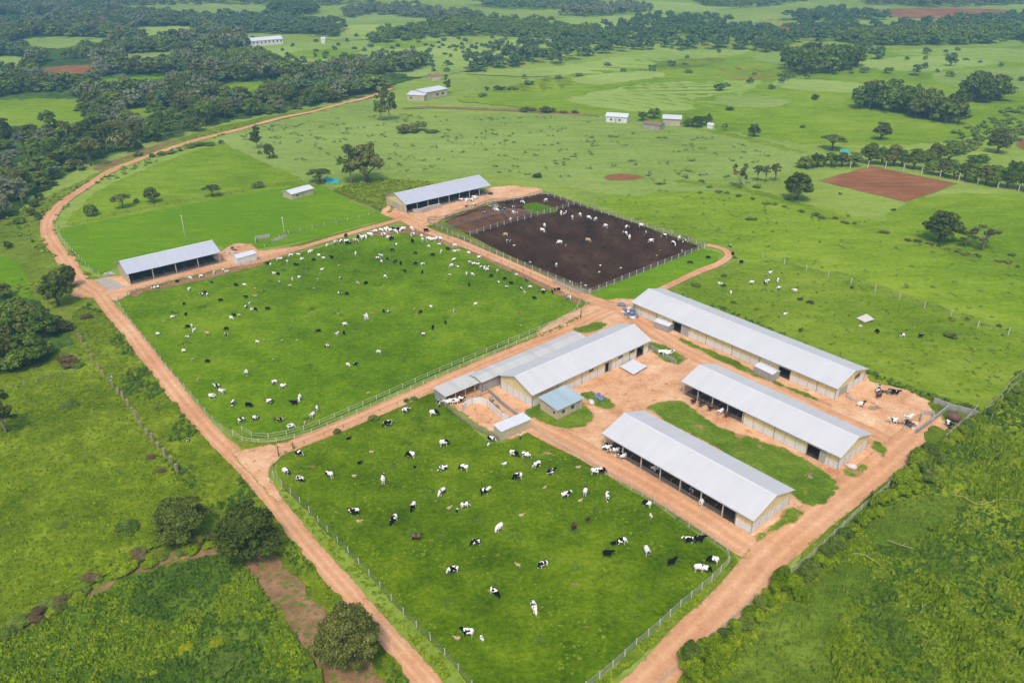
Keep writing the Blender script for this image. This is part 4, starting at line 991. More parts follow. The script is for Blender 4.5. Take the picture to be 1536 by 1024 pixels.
# ------------------------------------------------------------------ small buildings
shed('hut', 'small hut with pale blue-grey roof on a green island in front of the walled barn', (835.7, 630.5), (872.7, 612.6), 5.2, 2.6, 'roof_blue', 'wall_cream', rise=.5, over=.35, windows=(('front', .18, .3, 1.1, 1.9), ('front', .55, .68, 1.1, 2.0), ('left', .12, .25, 1.2, 1.8)), door=(.76, .9))
shed('feed_shed', 'narrow cream shed with white roof at the edge of the cattle paddock', (752.4, 661.6), (795.8, 643), 2.5, 2.3, 'roof_white', 'wall_cream', rise=.2, over=.15)
for lab, p0, p1, D, h in (('white lean-to box at the left end of the longest barn, beside its first door', (980.5, 492), (1002, 500), 2.6, 1.9), ('white box shed before the dark doorway halfway along the longest barn', (1130, 560), (1157, 573.5), 2.6, 2.0)):
    shed('box_shed', lab, p0, p1, D, h, 'roof_white', 'wall_grey', 'gable', .35, over=.1)
shed('store', 'white box-shaped store with bright roof at the right end of the left barn', (357.9, 398.8), (386, 391), 3.4, 2.4, 'roof_white', 'wall_white', 'gable', .5, over=.15)
shed('field_shed', 'small white-roofed shed standing alone in the bright crop field', (438.5, 300.4), (470.7, 291.2), 5.4, 2.3, 'roof_white', 'wall_cream', 'gable', .8, over=.3, door=(.42, .56), windows=(('front', .2, .3, .9, 1.6),))
FH = 'farmhouse buildings beyond the pasture'
shed('farmhouse', 'white-roofed low farm building, left one of the pair beside the wood', (611, 150.6), (636, 152), 7, 3.2, 'roof_white', 'wall_cream', rise=.9, over=.4, door=(.6, .75), windows=(('front', .15, .3, 1, 2),))
shed('farmhouse', 'longer white-roofed farm building, right one of the pair beside the wood', (638, 150.2), (671, 144.4), 7, 4.2, 'roof_white', 'wall_cream', rise=.8, over=.5, door=(.1, .3), windows=(('front', .5, .6, 1.2, 2.6), ('front', .75, .85, 1.2, 2.6)))
shed('farmhouse', 'white-roofed house standing alone in mid pasture, left of the shacks', (908.5, 183.5), (940, 185.5), 7, 3.2, 'roof_white', 'wall_white', 'gable', 1.2, over=.4, windows=(('front', .2, .3, 1, 2), ('front', .6, .7, 1, 2)), door=(.42, .5))
shed('farmhouse', 'pale open-sided house with white roof right of the rusty shack', (994, 188.6), (1020, 189.8), 6, 3.6, 'roof_white', 'wall_cream', rise=.6, over=.6, door=(.1, .4))
shed('shack', 'rusty low shack with brown roof in mid pasture', (964, 192.4), (990, 195.6), 6, 2.4, 'tile_far', 'wall_grey', 'gable', .7, over=.3, door=(.5, .65))
shed('hostel', 'long white building far off among the trees at upper left', (372, 71), (425, 66.5), 9, 4.6, 'roof_white', 'wall_white', 'gable', 2, over=.4, windows=tuple(('front', i / 9 + .04, i / 9 + .08, 2.2, 3.6) for i in range(9)))
shed('hut', 'hut with turquoise roof between trees above the red ploughed field', (1260, 238), (1271, 238.6), 4, 2.6, 'tarp', 'wall_cream', 'gable', 1.0, over=.3)
shed('hut', 'tiny white hut far off right of the long white building', (482, 66), (488, 66), 6, 4, 'roof_white', 'wall_white', 'gable', 1, over=.2)
shed('hut', 'tiny white hut beside the field track below the right-hand tree', (1060, 193), (1069, 194), 3, 2, 'roof_white', 'wall_white', 'gable', .6, over=.2)
shed('hut', 'small pale hut at the tree line in the distance left of the belt', (648, 122), (662, 121), 8, 3, 'tile_far', 'wall_cream', 'gable', 1, over=.3)
# ------------------------------------------------------------------ pen walls and farm clutter
def wallrun(name, label, px, h, t, mat, cat='wall', k=.5, step=1.6, batten=True, world=None):
    pts = [G(*p) for p in px]; c = smooth_poly(pts, step, False, k); e = empty(name, (c[0].x, c[0].y, 0), 0, label, cat); m = MB(); b = Vector((c[0].x, c[0].y, 0))
    lefts = []
    for i, p in enumerate(c):
        d = (c[min(i + 1, len(c) - 1)] - c[max(i - 1, 0)]).normalized(); nn = Vector((-d.y, d.x, 0)) * t / 2; lefts.append((Vector((p.x, p.y, 0)) - b, nn))
    for (p, n1), (q, n2) in zip(lefts[:-1], lefts[1:]):
        i = len(m.v); m.v += [tuple(x) for x in (p - n1, q - n2, q + n2, p + n1)]; m.v += [tuple(Vector(x) + Vector((0, 0, h))) for x in (p - n1, q - n2, q + n2, p + n1)]
        m.f += [(i + 4, i + 5, i + 6, i + 7), (i, i + 1, i + 5, i + 4), (i + 2, i + 3, i + 7, i + 6)]
    i = 0; m.f += [(0, 4, 7, 3), (len(m.v) - 7, len(m.v) - 6, len(m.v) - 2, len(m.v) - 3)]
    m.build('panel', mat, e)
    if batten:
        for p, n1 in lefts[::2]:
            q = p - n1 * 1.05; MB().box(q.x - .05, q.x + .05, q.y - .05, q.y + .05, 0, h + .12).build('post', 'post_wood', e)
    return e
wallrun('curved_wall', 'white curved cattle-handling wall inside the dirt pen', [(694, 618), (699, 611), (708, 607), (720, 605.5), (731, 609), (742, 619), (752, 629), (764, 634)], 1.7, .14, 'wall_white', k=.9)
wallrun('pen_wall', 'low pale wall between the pen and the yellow gable wall', [(733, 588), (742, 597), (757, 611), (772, 622), (784, 630)], 1.1, .2, 'wall_grey', k=.1)
wallrun('feed_bunker', 'grey concrete feed bunker in front of the far barn', [(619.5, 320.5), (632, 319.4), (646, 314.6), (661, 311.6)], 1.5, 1.3, 'concrete', batten=False, k=.2)
wallrun('pen_wall', 'long low concrete wall crossing the corner pens at right', [(1373.4, 651), (1398, 633), (1423, 613)], 1.2, .25, 'wall_grey', k=.1)
wallrun('pen_wall', 'back wall of the corner pens at right', [(1400, 604), (1423, 613), (1450, 620), (1465, 624)], 1.3, .25, 'wall_grey', k=.1)
wallrun('trough_wall', 'grey trough enclosure between the corner wall and the grouped cows', [(1380, 634), (1384, 622), (1400, 624), (1397, 636)], 1.1, .25, 'concrete', k=.1, batten=False)
wallrun('ruined_wall', 'low ruined concrete pen beside the crop fence pole', [(384, 366), (384, 360), (394, 358), (405, 356)], 1.2, .3, 'concrete', k=.05, batten=False)
wallrun('ruined_wall', 'second low ruined wall nearest the crop fence pole', [(408, 363), (418, 360.5), (430, 356)], .9, .5, 'concrete', k=.05, batten=False)
def slab(name, label, px, z0, z1, mat, cat, t=.08):
    P = [G(*p) for p in px]; o = P[0].copy(); e = empty(name, o, 0, label, cat); m = MB()
    zs = [z0, z0, z1, z1]; m.v = [tuple(p - o + Vector((0, 0, z))) for p, z in zip(P, zs)] + [tuple(p - o + Vector((0, 0, z + t))) for p, z in zip(P, zs)]
    m.f = [(3, 2, 1, 0), (4, 5, 6, 7), (0, 1, 5, 4), (1, 2, 6, 5), (2, 3, 7, 6), (3, 0, 4, 7)]; m.build('panel', mat, e)
    for p, z in zip(P, zs):
        q = p - o; MB().box(q.x - .05, q.x + .05, q.y - .05, q.y + .05, -.02, z + .001).build('prop', 'post_wood', e)
    return e
slab('lean_to_roof', 'low white sheet roof tilted out from the walled barn beside its ramp', [(929.4, 553), (950.5, 564.5), (970, 554), (949.4, 543.5)], .5, .8, 'roof_white', 'shelter')
e = slab('collapsed_shelter', 'pale collapsed shelter lying in the right-hand pasture', [(1284, 479), (1297, 485.5), (1311, 482), (1299, 474)], .35, .6, 'sack', 'shelter')
slab('board', 'loose pale board lying beside the collapsed shelter', [(1287, 489), (1291, 491), (1294, 489.5), (1290, 488)], .1, .15, 'sack', 'board')
# tarp beside the dark tree
def tarp(px, label):
    P = [G(*p) for p in px]; o = P[0]; m = MB(); n = len(P); v = []
    for i, p in enumerate(P): v.append(p - o + Vector((0, 0, .5 + .5 * math.sin(i * 2.1))))
    c = sum(v, Vector()) / n + Vector((0, 0, .7)); m.v = [tuple(q) for q in v] + [tuple(c)] + [tuple(Vector((q.x, q.y, 0))) for q in v]
    m.f = [(i, (i + 1) % n, n) for i in range(n)] + [(i, i + n + 1, (i + 1) % n + n + 1, (i + 1) % n) for i in range(n)]
    ob = m.build('tarpaulin', 'tarp', None, loc=o); return tag(ob, label, 'tarpaulin')
tarp([(486, 270), (490, 274), (499, 275.5), (510, 274.5), (509, 272), (498, 270.5), (490, 266)], 'turquoise tarpaulin heaped beside the dark tree above the crop')
def sack(px, py, s, mat, label, group=None, z=0.0, name='sack'):
    m = MB(); m.ell((0, 0, .42 * s), (.75 * s, .5 * s, .42 * s), 10, 6, noise=.06); m.tube([(.6 * s, 0, .45 * s), (.82 * s, 0, .5 * s)], [.16 * s, .1 * s], 6)
    p = G(px, py); ob = m.build(name, mat, None, True, (p.x, p.y, p.z + z), random.uniform(0, 3)); return tag(ob, label, 'sack', group)
SG = 'striped feed sacks piled at the barn corner'
for i, (x, y, z) in enumerate([(936, 470, 0), (940, 473, 0), (944, 476, 0), (949, 479, 0), (953, 477, 0), (941, 468, 0), (946, 471, 0), (951, 473, 0), (938, 470.5, .8), (943, 473, .8), (948, 476, .8), (945, 471, .8), (944, 473, 1.5), (948, 474, 1.5)]):
    sack(x, y, 1.15, 'sack_blue' if i % 3 else 'sack', 'striped feed sack in the pile at the left end of the longest barn', SG, z)
for i, (x, y) in enumerate([(929, 459), (932, 458), (935, 460)]): sack(x, y, 1.1, 'sack_blue', 'pale sack beside the road, left of the big sack pile', 'loose sacks by the road')
sack(1277, 703, 1.35, 'sack', 'large cream bundle on the grass before the middle barn gable')
sack(887, 606, 1.3, 'sack', 'white rolled tarpaulin on the grass right of the hut')
for i, (x, y) in enumerate([(894, 597), (898, 599), (902, 601), (897, 594), (903, 598)]): sack(x, y, 1.0, 'sack_blue', 'blue-white drum-like sack in the heap right of the hut', 'heap right of the hut')
# tank lying in the corner pen
p = G(1420, 628); q = G(1439, 634); m = MB(); d = (q - p); m.tube([(0, 0, 1.0), (d.x * .04, d.y * .04, 1.0), (d.x * .96, d.y * .96, 1.0), tuple(Vector((d.x, d.y, 1.0)))], [.5, .9, .9, .5], 16)
e = empty('tank', p, 0, 'rusty brown cylindrical tank lying in the corner pen', 'tank'); m.build('shell', 'rust', e, True); 
for t in (.2, .8): MB().box(d.x * t - .4, d.x * t + .4, d.y * t - .4, d.y * t + .4, 0, .3).build('saddle', 'concrete', e)
# poles
def pole(px, base, top, label, mat='post_white', arm=False):
    p = G(px, base); zc = p.y * math.cos(TH) + H * math.sin(TH); h = (base - top) * zc / FPX / math.cos(math.atan2(H, p.y))
    e = empty('pole', p, 0, label, 'pole'); MB().tube([(0, 0, -.1), (0, 0, h * .5), (0, 0, h)], [.12, .1, .07], 8).build('shaft', mat, e, True)
    MB().bar((-.45, 0, h - .5), (.45, 0, h - .5), .08).build('crossarm', mat, e)
pole(279.5, 363, 323, 'tall thin pole in the bright crop above the left barn'); pole(427, 354, 325, 'shorter thin pole at the crop edge beside the ruined pen')
pole(871, 478, 458, 'short post with crossbar at the paddock corner by the crossroads', 'post_dark')
for x, y, t, l in ((418.5, 685, 667, 'dark leaning gate post beside the road bend'), (440, 674, 662, 'second dark gate post nearer the paddock fence')): pole(x, y, t, l, 'post_dark')
# rails around the concrete and junk at the left barn
def junk(px, py, label, n=5, s=.9, mats=('steel', 'sack', 'concrete'), name='scrap_heap'):
    p = G(px, py); e = empty(name, p, random.uniform(0, 3), label, 'scrap')
    for i in range(n):
        a, b, c = random.uniform(.3, .9) * s, random.uniform(.3, .8) * s, random.uniform(.3, .9) * s
        o = MB().box(-a, a, -b, b, 0, c).build('piece', mats[i % len(mats)], e); o.location = (random.uniform(-1.6, 1.6) * s, random.uniform(-1.2, 1.2) * s, 0); o.rotation_euler = (random.uniform(-.1, .1), random.uniform(-.1, .1), random.uniform(0, 3))
junk(163, 412, 'pale machinery heap against the left barn gable'); junk(345, 380, 'scrap heap behind the white box store', 6); junk(354, 374, 'dark scrap beside the ruined pen', 4, mats=('frame_dark', 'rust', 'steel'))
junk(163, 566, 'small pale rubble heap on the verge left of the road', 4, .6, ('sack', 'sack_blue')); junk(740, 312, 'pale pipes and troughs before the far barn', 6, 1.2, ('sack', 'steel')); junk(706, 300, 'white heap at the right end of the far barn', 6, 1.1, ('sack', 'concrete'))
junk(733, 291, 'dark bin beside the right end of the far barn', 3, .9, ('frame_dark',)); junk(1276, 597, 'small steel trough before the longest barn gable', 3, .6, ('steel',)); junk(1214, 713, 'broken brown planks at the middle barn wall', 6, .6, ('post_wood', 'path'))
junk(1335, 590, 'low timber rack beside the brown cows in the right yard', 8, .7, ('post_wood', 'post_dark')); junk(1310, 612, 'low wooden frame in the right yard beside the white cow', 6, .6, ('post_wood',)); junk(1368, 640, 'heap of troughs among the cows by the corner pens', 6, .8, ('sack', 'concrete', 'post_wood'))
# ------------------------------------------------------------------ fences
fence([(176, 452), (190, 475), (205, 495), (262, 565), (326, 638), (350, 654)], 'wire mesh fence down the left side of the upper paddock', spacing=4, rails=(.25, .55, .85, 1.15), rt=.03, railmat='wire', wires=True)
low = [(350, 652), (366, 663), (400, 666), (440, 659), (475, 648), (560, 611), (640, 575), (700, 549), (781, 515), (846, 487), (872, 472), (880, 455)]
fence(low, 'outer pale rail fence along the lower edge of the upper paddock', spacing=3.4, rails=(.5, 1.15), rt=.06, postmat='post_white', railmat='rail_white')
fence(low, 'inner pale rail fence along the lower edge of the upper paddock', spacing=3.4, rails=(.6, 1.2), rt=.06, off=-1.9, railmat='rail_white')
fence([(628, 341), (700, 372), (780, 407), (862, 443), (880, 452)], 'thin wire fence between the crowded herd and feedlot road', spacing=3.2, rails=(.5, 1.0), rt=.03, postmat='post_wood', railmat='wire', wires=True)
fence([(178, 450), (216, 434), (300, 415), (400, 390), (490, 367), (575, 344), (602, 337)], 'low dark-posted fence along the top edge of the upper paddock', spacing=3, rails=(.5, 1.0), rt=.05, postmat='post_wood', railmat='rail_dirty')
fence([(409, 700), (411, 716), (430, 735), (461, 765), (494, 801), (528, 835), (572, 884), (613, 929), (668, 983), (703, 1024), (750, 1085)], 'wire mesh fence down the left side of the lower paddock', spacing=3.2, rails=(.2, .45, .7, .95, 1.2), rt=.022, railmat='wire', wires=True, ph=1.35)
fence([(409, 700), (424, 683), (450, 669), (520, 640), (600, 606), (648, 588)], 'thin fence along the top edge of the lower paddock', spacing=4, rails=(.4, .8), rt=.025, postmat='post_wood', railmat='wire', wires=True, ph=1.0)
fence([(652, 592), (663, 604), (680, 620), (699, 636), (722, 649), (748, 661)], 'crooked timber fence between lower paddock and dirt pen', spacing=1.7, rails=(.35, .75, 1.15), rt=.08, postmat='post_wood', railmat='rail_dirty', jit=.12)
fence([(797, 643), (836, 668), (871, 686), (893, 703), (927, 722), (985, 757), (1036, 792), (1078, 818), (1093, 831), (1095, 842), (1068, 870), (1037, 896), (1014, 915), (981, 946), (953, 969), (922, 998), (891, 1023), (835, 1066)], 'pale railed fence round the right side of the lower paddock', spacing=2.6, rails=(.2, .5, .8, 1.1, 1.3), rt=.028, railmat='rail_white', ph=1.4, k=.2)
fence([(960, 1055), (992, 1024), (1021, 1001), (1050, 971), (1076, 950), (1106, 925), (1134, 898)], 'grey wire fence below the junction between road and bushes', spacing=3, rails=(.3, .7, 1.15), rt=.045, railmat='rail_white', ph=1.3, jit=.05)
fence([(1186, 860), (1209, 842), (1244, 810), (1265, 790), (1290, 766), (1328, 735), (1340, 718)], 'leaning fence between right road and overgrown field', spacing=3, rails=(.3, .7, 1.15), rt=.06, railmat='rail_white', ph=1.35, jit=.12)
fence([(1416, 660), (1432, 646), (1448, 632), (1465, 614)], 'pale timber fence on the outer side of the corner pens', spacing=1.6, rails=(.4, .8, 1.2), rt=.09, postmat='post_wood', ph=1.6, jit=.08)
fence([(1475, 627), (1477, 616), (1497, 600), (1513, 580), (1536, 561), (1580, 528)], 'thin double fence running off the right edge of the photo', spacing=3.5, rails=(.4, 1.3), rt=.07, postmat='post_wood', railmat='rail_white', ph=1.8, jit=.08)
fence([(1485, 634), (1490, 618), (1503, 602), (1520, 583), (1545, 564), (1590, 532)], 'outer strand beside the thin double fence at the right edge', spacing=4.5, rails=(1.2,), rt=.06, postmat='post_wood', railmat='rail_white', ph=1.6, jit=.08)
lot = dict(postmat='post_white', railmat='rail_dirty', ph=1.7, pw=.16)
fence([(641, 334), (683, 356), (733, 378), (787, 401), (847, 426), (884, 441)], 'steel pipe fence between the feedlot and its road', spacing=3.2, rails=(.4, .8, 1.2, 1.6), rt=.09, k=.05, **lot)
fence([(886, 441), (972, 406), (1056, 373)], 'pipe fence on the lower right side of the feedlot', spacing=3.2, rails=(.4, .8, 1.2, 1.6), rt=.08, k=.05, **lot)
fence([(813, 291), (860, 307), (920, 326), (997, 350), (1057, 371)], 'pipe fence along the far side of the feedlot', spacing=3.4, rails=(.5, 1.0, 1.5), rt=.12, k=.05, **lot)
fence([(641, 332), (664, 331), (700, 316), (743, 304), (780, 301), (813, 291)], 'pipe fence between feedlot and far barn yard', spacing=3.4, rails=(.5, 1.0, 1.5), rt=.12, k=.1, **lot)
fence([(705, 354), (753, 339), (807, 324), (833, 317), (861, 308)], 'inner pipe fence dividing the feedlot', spacing=3, rails=(.5, 1.0, 1.5), rt=.1, k=.1, **lot)
fence([(668, 330), (700, 322), (740, 312), (784, 313)], 'dark inner rail fence of the smaller feedlot pens', spacing=3, rails=(.5, 1.0, 1.4), rt=.14, k=.1, postmat='post_dark', railmat='post_dark', ph=1.5)
fence([(672, 345), (720, 330), (766, 318), (800, 322)], 'brown rail fence splitting the small feedlot pens lengthwise', spacing=3, rails=(.5, 1.0, 1.4), rt=.1, k=.1, postmat='post_dark', railmat='rail_dirty', ph=1.5)
fence([(742, 308), (756, 322), (766, 336)], 'short rail fence crossing the small feedlot pens', spacing=2.5, rails=(.5, 1.0, 1.4), rt=.1, k=.1, postmat='post_dark', railmat='rail_dirty', ph=1.5)
fence([(834, 422), (850, 430), (866, 437), (885, 440)], 'bright steel gate race at the feedlot corner by the crossroads', spacing=1.5, rails=(.3, .6, .9, 1.2, 1.5), rt=.08, k=.1, postmat='steel', railmat='steel', ph=1.7, off=1.2)
fence([(1144, 388), (1206, 405), (1244, 417), (1297, 433), (1364, 455), (1427, 477), (1487, 497), (1536, 508), (1610, 528)], 'sparse pale-posted fence crossing the right-hand pasture', spacing=6.5, rails=(.9, 1.4), rt=.035, postmat='post_white', railmat='wire', ph=1.9, pw=.18, wires=True, jit=.1)
fence([(1101, 378), (1104, 393), (1074, 408), (1044, 421), (1012, 434)], 'low post fence along the loop track right of the feedlot', spacing=2.6, rails=(.5,), rt=.04, postmat='post_wood', railmat='wire', ph=1.1, wires=True)
fence([(83, 346), (96, 362), (110, 378), (143, 411), (165, 414)], 'thin pale fence on the left side of the bright crop', spacing=3.5, rails=(.5, 1.0), rt=.04, railmat='wire', wires=True)
fence([(88, 343), (118, 337), (200, 318), (283, 302), (360, 289), (417, 279), (470, 272)], 'dark fence along the top of the bright crop', spacing=4.5, rails=(.5, 1.0), rt=.06, postmat='post_dark', railmat='post_dark')
fence([(397, 371), (431, 352), (478, 341), (520, 332), (543, 327), (567, 319)], 'post fence along the lower right edge of the bright crop', spacing=4, rails=(.5, 1.0), rt=.06, railmat='rail_dirty', postmat='post_white')
fence([(500, 288), (520, 296), (546, 305), (569, 317)], 'dark fence between bright crop and the scrubby corner', spacing=3.5, rails=(.4, .8, 1.2), rt=.07, postmat='post_dark', railmat='post_dark')
fence([(110, 494), (122, 512), (135, 535), (150, 557), (170, 583), (187, 602), (196, 615), (214, 643), (226, 658), (238, 673), (252, 691), (267, 711)], 'row of thick weathered posts across the rough left field', spacing=3.3, rails=(.6,), rt=.035, postmat='post_wood', railmat='wire', ph=1.9, pw=.45, wires=True, jit=.25, skip=.12, k=.1)
fence([(-20, 592), (0, 587), (29, 582), (73, 571), (112, 561)], 'short run of wooden posts joining the left field hedge', spacing=2.2, rails=(.7,), rt=.04, postmat='post_wood', railmat='post_wood', ph=1.3, pw=.25, jit=.2)
fence([(1275, 252), (1340, 254), (1430, 270), (1504, 284), (1560, 292)], 'line of tall pale posts between the red field and its hedge', spacing=7, rails=(.9,), rt=.05, postmat='post_white', railmat='wire', ph=3.0, pw=.3, wires=True, jit=.1, k=.2)
fence([(972, 522), (985, 529), (1000, 538), (1014, 547)], 'dense steel rail fence by the right end of the walled barn', spacing=1.5, rails=(.3, .6, .9, 1.2), rt=.09, postmat='steel', railmat='steel', k=.1)
fence([(1424, 838), (1466, 846), (1510, 836), (1545, 842)], 'leaning pale sapling rail in the overgrown field at far right', spacing=9, rails=(1.6,), rt=.12, postmat='post_dark', railmat='rail_white', ph=2.2, pw=.14) if False else None
fence([(734, 607), (744, 616), (753, 624), (764, 632), (776, 640)], 'steel handling race beside the curved wall', spacing=1.6, rails=(.4, .8, 1.2), rt=.07, postmat='steel', railmat='rail_dirty')
fence([(696, 603), (716, 597), (733, 590)], 'short rail fence under the cattle shelter edge', spacing=1.8, rails=(.5, 1.0), rt=.07, postmat='post_wood', railmat='rail_dirty')
# fallen pale branches lying on the overgrown field
def branch(px, label):
    P = [G(*p) for p in px]; o = P[0]; c = smooth_poly(P, .6, False, .8); m = MB()
    pts = [Vector((p.x - o.x, p.y - o.y, 1.35 + .25 * math.sin(i * .7))) for i, p in enumerate(c)]
    m.tube(pts, [.07 - .04 * i / len(pts) for i in range(len(pts))], 6); tw = pts[len(pts) // 2]; m.tube([tw, tw + Vector((.9, .5, .2))], [.05, .02], 5)
    tag(m.build('branch', 'twig', None, True, o), label, 'branch')
branch([(1425, 752), (1440, 755), (1458, 762), (1485, 762), (1512, 756), (1536, 764)], 'pale bare branch highest in the overgrown field at right')
branch([(1326, 818), (1342, 826), (1358, 830), (1370, 831)], 'short pale branch near the middle of the overgrown field')
branch([(1276, 840), (1290, 842), (1304, 848), (1320, 856)], 'pale curved branch nearest the roadside fence')
branch([(1379, 912), (1380, 921), (1377, 929)], 'small pale upright-looking stick low in the overgrown field')
# ------------------------------------------------------------------ single trees, near ones first
tpx(277, 806, 732, 88, 'broad', 'leaf_dark', 'broad dark-green tree at lower left, left of the darker one')
tpx(377, 832, 740, 106, 'broad', 'leaf_dark', 'large dark round tree overhanging the road at lower left')
tpx(527, 992, 897, 106, 'broad', 'leaf_olive', 'big dusty tree beside the road at the bottom edge')
tpx(10, 650, 584, 50, 'open', 'leaf_dark', 'tall tree cut by the left edge, beside the post hedge')
tpx(88, 458, 400, 46, 'broad', 'leaf_dark', 'dark tree left of the left crossroads')
tpx(106, 432, 394, 30, 'broad', 'leaf_dark', 'smaller tree just behind the crossroads tree')
tpx(8, 447, 419, 26, 'broad', 'leaf_dark', 'round dark tree cut by the left edge above the thicket')
tpx(185, 313, 288, 31, 'umbrella', 'leaf_olive', 'flat-topped tree on the slope above the crop, left of two round ones')
tpx(229, 304, 278, 25, 'broad', 'leaf_dark', 'round dark tree between the flat-topped trees above the crop')
tpx(319, 295, 275, 27, 'umbrella', 'leaf_dark', 'small dark flat-topped tree right of the slope trees')
tpx(386, 223, 190, 21, 'tall', 'leaf_dark', 'slender tall tree standing in pasture near the wood')
tpx(405, 238, 213, 18, 'broad', 'leaf_dark', 'small tree just right of the slender tall tree')
tpx(527, 274, 215, 40, 'tall', 'leaf_dark', 'left tree of the big pair above the far barn')
tpx(551, 273, 209, 56, 'broad', 'leaf_olive', 'right tree of the big pair above the far barn')
tpx(480, 274, 250, 40, 'umbrella', 'leaf_dark', 'wide dark tree beside the turquoise tarpaulin')
tpx(572, 182, 140, 26, 'tall', 'leaf_dark', 'left tree of the dark clump in mid pasture')
tpx(584, 181, 133, 30, 'tall', 'leaf_dark', 'right tree of the dark clump in mid pasture')
tpx(671, 141, 112, 16, 'tall', 'leaf_dark', 'dark tree behind the right end of the twin farm buildings')
tpx(1194, 300, 254, 46, 'broad', 'leaf_dark', 'dark leaning tree on the field boundary left of the ploughed field')
tpx(1108, 281, 243, 25, 'open', 'leaf_olive', 'thin open tree leftmost in the boundary row')
tpx(1136, 272, 247, 18, 'umbrella', 'leaf_olive', 'thin tree second in the boundary row')
tpx(1148, 274, 247, 14, 'umbrella', 'leaf_olive', 'thin tree third in the boundary row')
tpx(1162, 272, 244, 18, 'umbrella', 'leaf_olive', 'thin pale tree rightmost in the boundary row')
tpx(1409, 362, 309, 62, 'broad', 'leaf_dark', 'large dark round tree in the right-hand pasture boundary')
tpx(1447, 370, 344, 34, 'open', 'leaf_olive', 'small open tree between the large round tree and its neighbour')
tpx(1473, 375, 337, 44, 'open', 'leaf_olive', 'spreading open tree right of the large round tree')
tpx(1248, 225, 199, 40, 'umbrella', 'leaf_dark', 'dark umbrella-shaped tree above the turquoise-roofed hut')
tpx(1321, 210, 181, 27, 'broad', 'leaf_dark', 'lone leaning tree in the bright field below the big clump')
tpx(1496, 230, 190, 34, 'broad', 'leaf_olive', 'tree near the right edge beyond the hedge')
tpx(1222, 150, 139, 16, 'bush', 'leaf_dark', 'small round bush alone in the field below the dense grove')
tpx(1094, 166, 158, 15, 'bush', 'leaf_dark', 'tiny bush alone in the middle pasture')
tpx(1204, 192, 186, 10, 'bush', 'leaf_dark', 'tiny bush beyond the thin boundary trees') 
tpx(165, 228, 195, 30, 'tall', 'leaf_mid', 'pale-topped tree at the palm clump') if False else None
tpx(1130, 205, 184, 20, 'broad', 'leaf_dark', 'small dark tree on the track below the middle pasture')
tpx(1086, 196, 183, 11, 'open', 'leaf_dark', 'thin sapling left of the track tree')
for x, b, t, w in ((1032, 190, 176, 18), (1046, 191, 172, 22), (1060, 188, 169, 22)): tpx(x, b, t, w, 'broad', 'leaf_dark', 'dark tree in the small clump right of the far shacks', 'clump right of the far shacks')
for x, b, t, w, l in ((963, 182, 166, 18, 'left'), (981, 178, 160, 22, 'right')): tpx(x, b, t, w, 'broad', 'leaf_mid', l + ' tree of two between the white house and the shacks')
for x, b, t, w in ((746, 136, 126, 15), (754, 136, 128, 12), (769, 136, 128, 20), (730, 136, 128, 10)): tpx(x, b, t, w, 'bush', 'leaf_dark', 'dark bush in the short row right of the twin farm buildings', 'bush row by the farm buildings')
for x, b, t, w in ((788, 167, 158, 24), (800, 167, 160, 16), (819, 169, 157, 24), (830, 169, 160, 12), (845, 170, 164, 14), (862, 170, 164, 14)): tpx(x, b, t, w, 'bush', 'leaf_dark', 'bush along the mid-pasture hedge track', 'bushes on the mid-pasture track')
for x, b, t, w, c in ((606, 200, 182, 26, 'leaf_olive'), (622, 199, 180, 26, 'leaf_olive'), (632, 196, 178, 20, 'leaf_mid'), (648, 199, 192, 22, 'leaf_mid')): tpx(x, b, t, w, 'bush', c, 'shrub of the low thicket right of the dark tree clump', 'thicket in mid pasture')
for x, b, t, w, l in ((138, 324, 300, 22, 'brownish bush at the left end of the crop-top fence'), (388, 281, 268, 20, 'small round bush near the crop-top fence'), (205, 305, 295, 10, 'tiny bush between the slope trees'), (105, 612, 594, 28, 'round bush alone in the rough left field'), (192, 795, 775, 36, 'grey-green bush above the hedge in the left field'), (94, 790, 778, 24, 'low dark shrub far left of the two big trees'), (155, 590, 566, 8, None)):
    if l: tpx(x, b, t, w, 'bush', 'leaf_mid', l)
tpx(102, 548, 524, 36, 'bush', 'leaf_brown', 'reddish-brown bush beside the left thicket'); tpx(118, 552, 538, 20, 'bush', 'leaf_mid', 'green bush just right of the reddish-brown bush'); tpx(130, 478, 467, 18, 'bush', 'leaf_brown', 'small brown bush below the left crossroads')
for x, y in ((227, 688), (243, 708)): tpx(x, y, y - 10, 16, 'bush', 'leaf_brown', 'small dry brown bush beside the weathered post row', 'dry bushes by the post row')
tpx(583, 632, 621, 14, 'bush', 'leaf_mid', 'small bush on the lower paddock edge left of the cattle shelter', wp=None) if False else None
tpx(560, 630, 618, 17, 'bush', 'leaf_mid', 'round bush on the paddock edge nearer the cattle shelter'); tpx(506, 650, 639, 13, 'bush', 'leaf_olive', 'small olive bush on the paddock edge nearer the road bend')
for x, y, w in ((610, 603, 10), (621, 600, 12)): tpx(x, y, y - 8, w, 'bush', 'leaf_mid', 'tiny bush at the paddock corner by the cattle shelter', 'tiny bushes at the paddock corner')
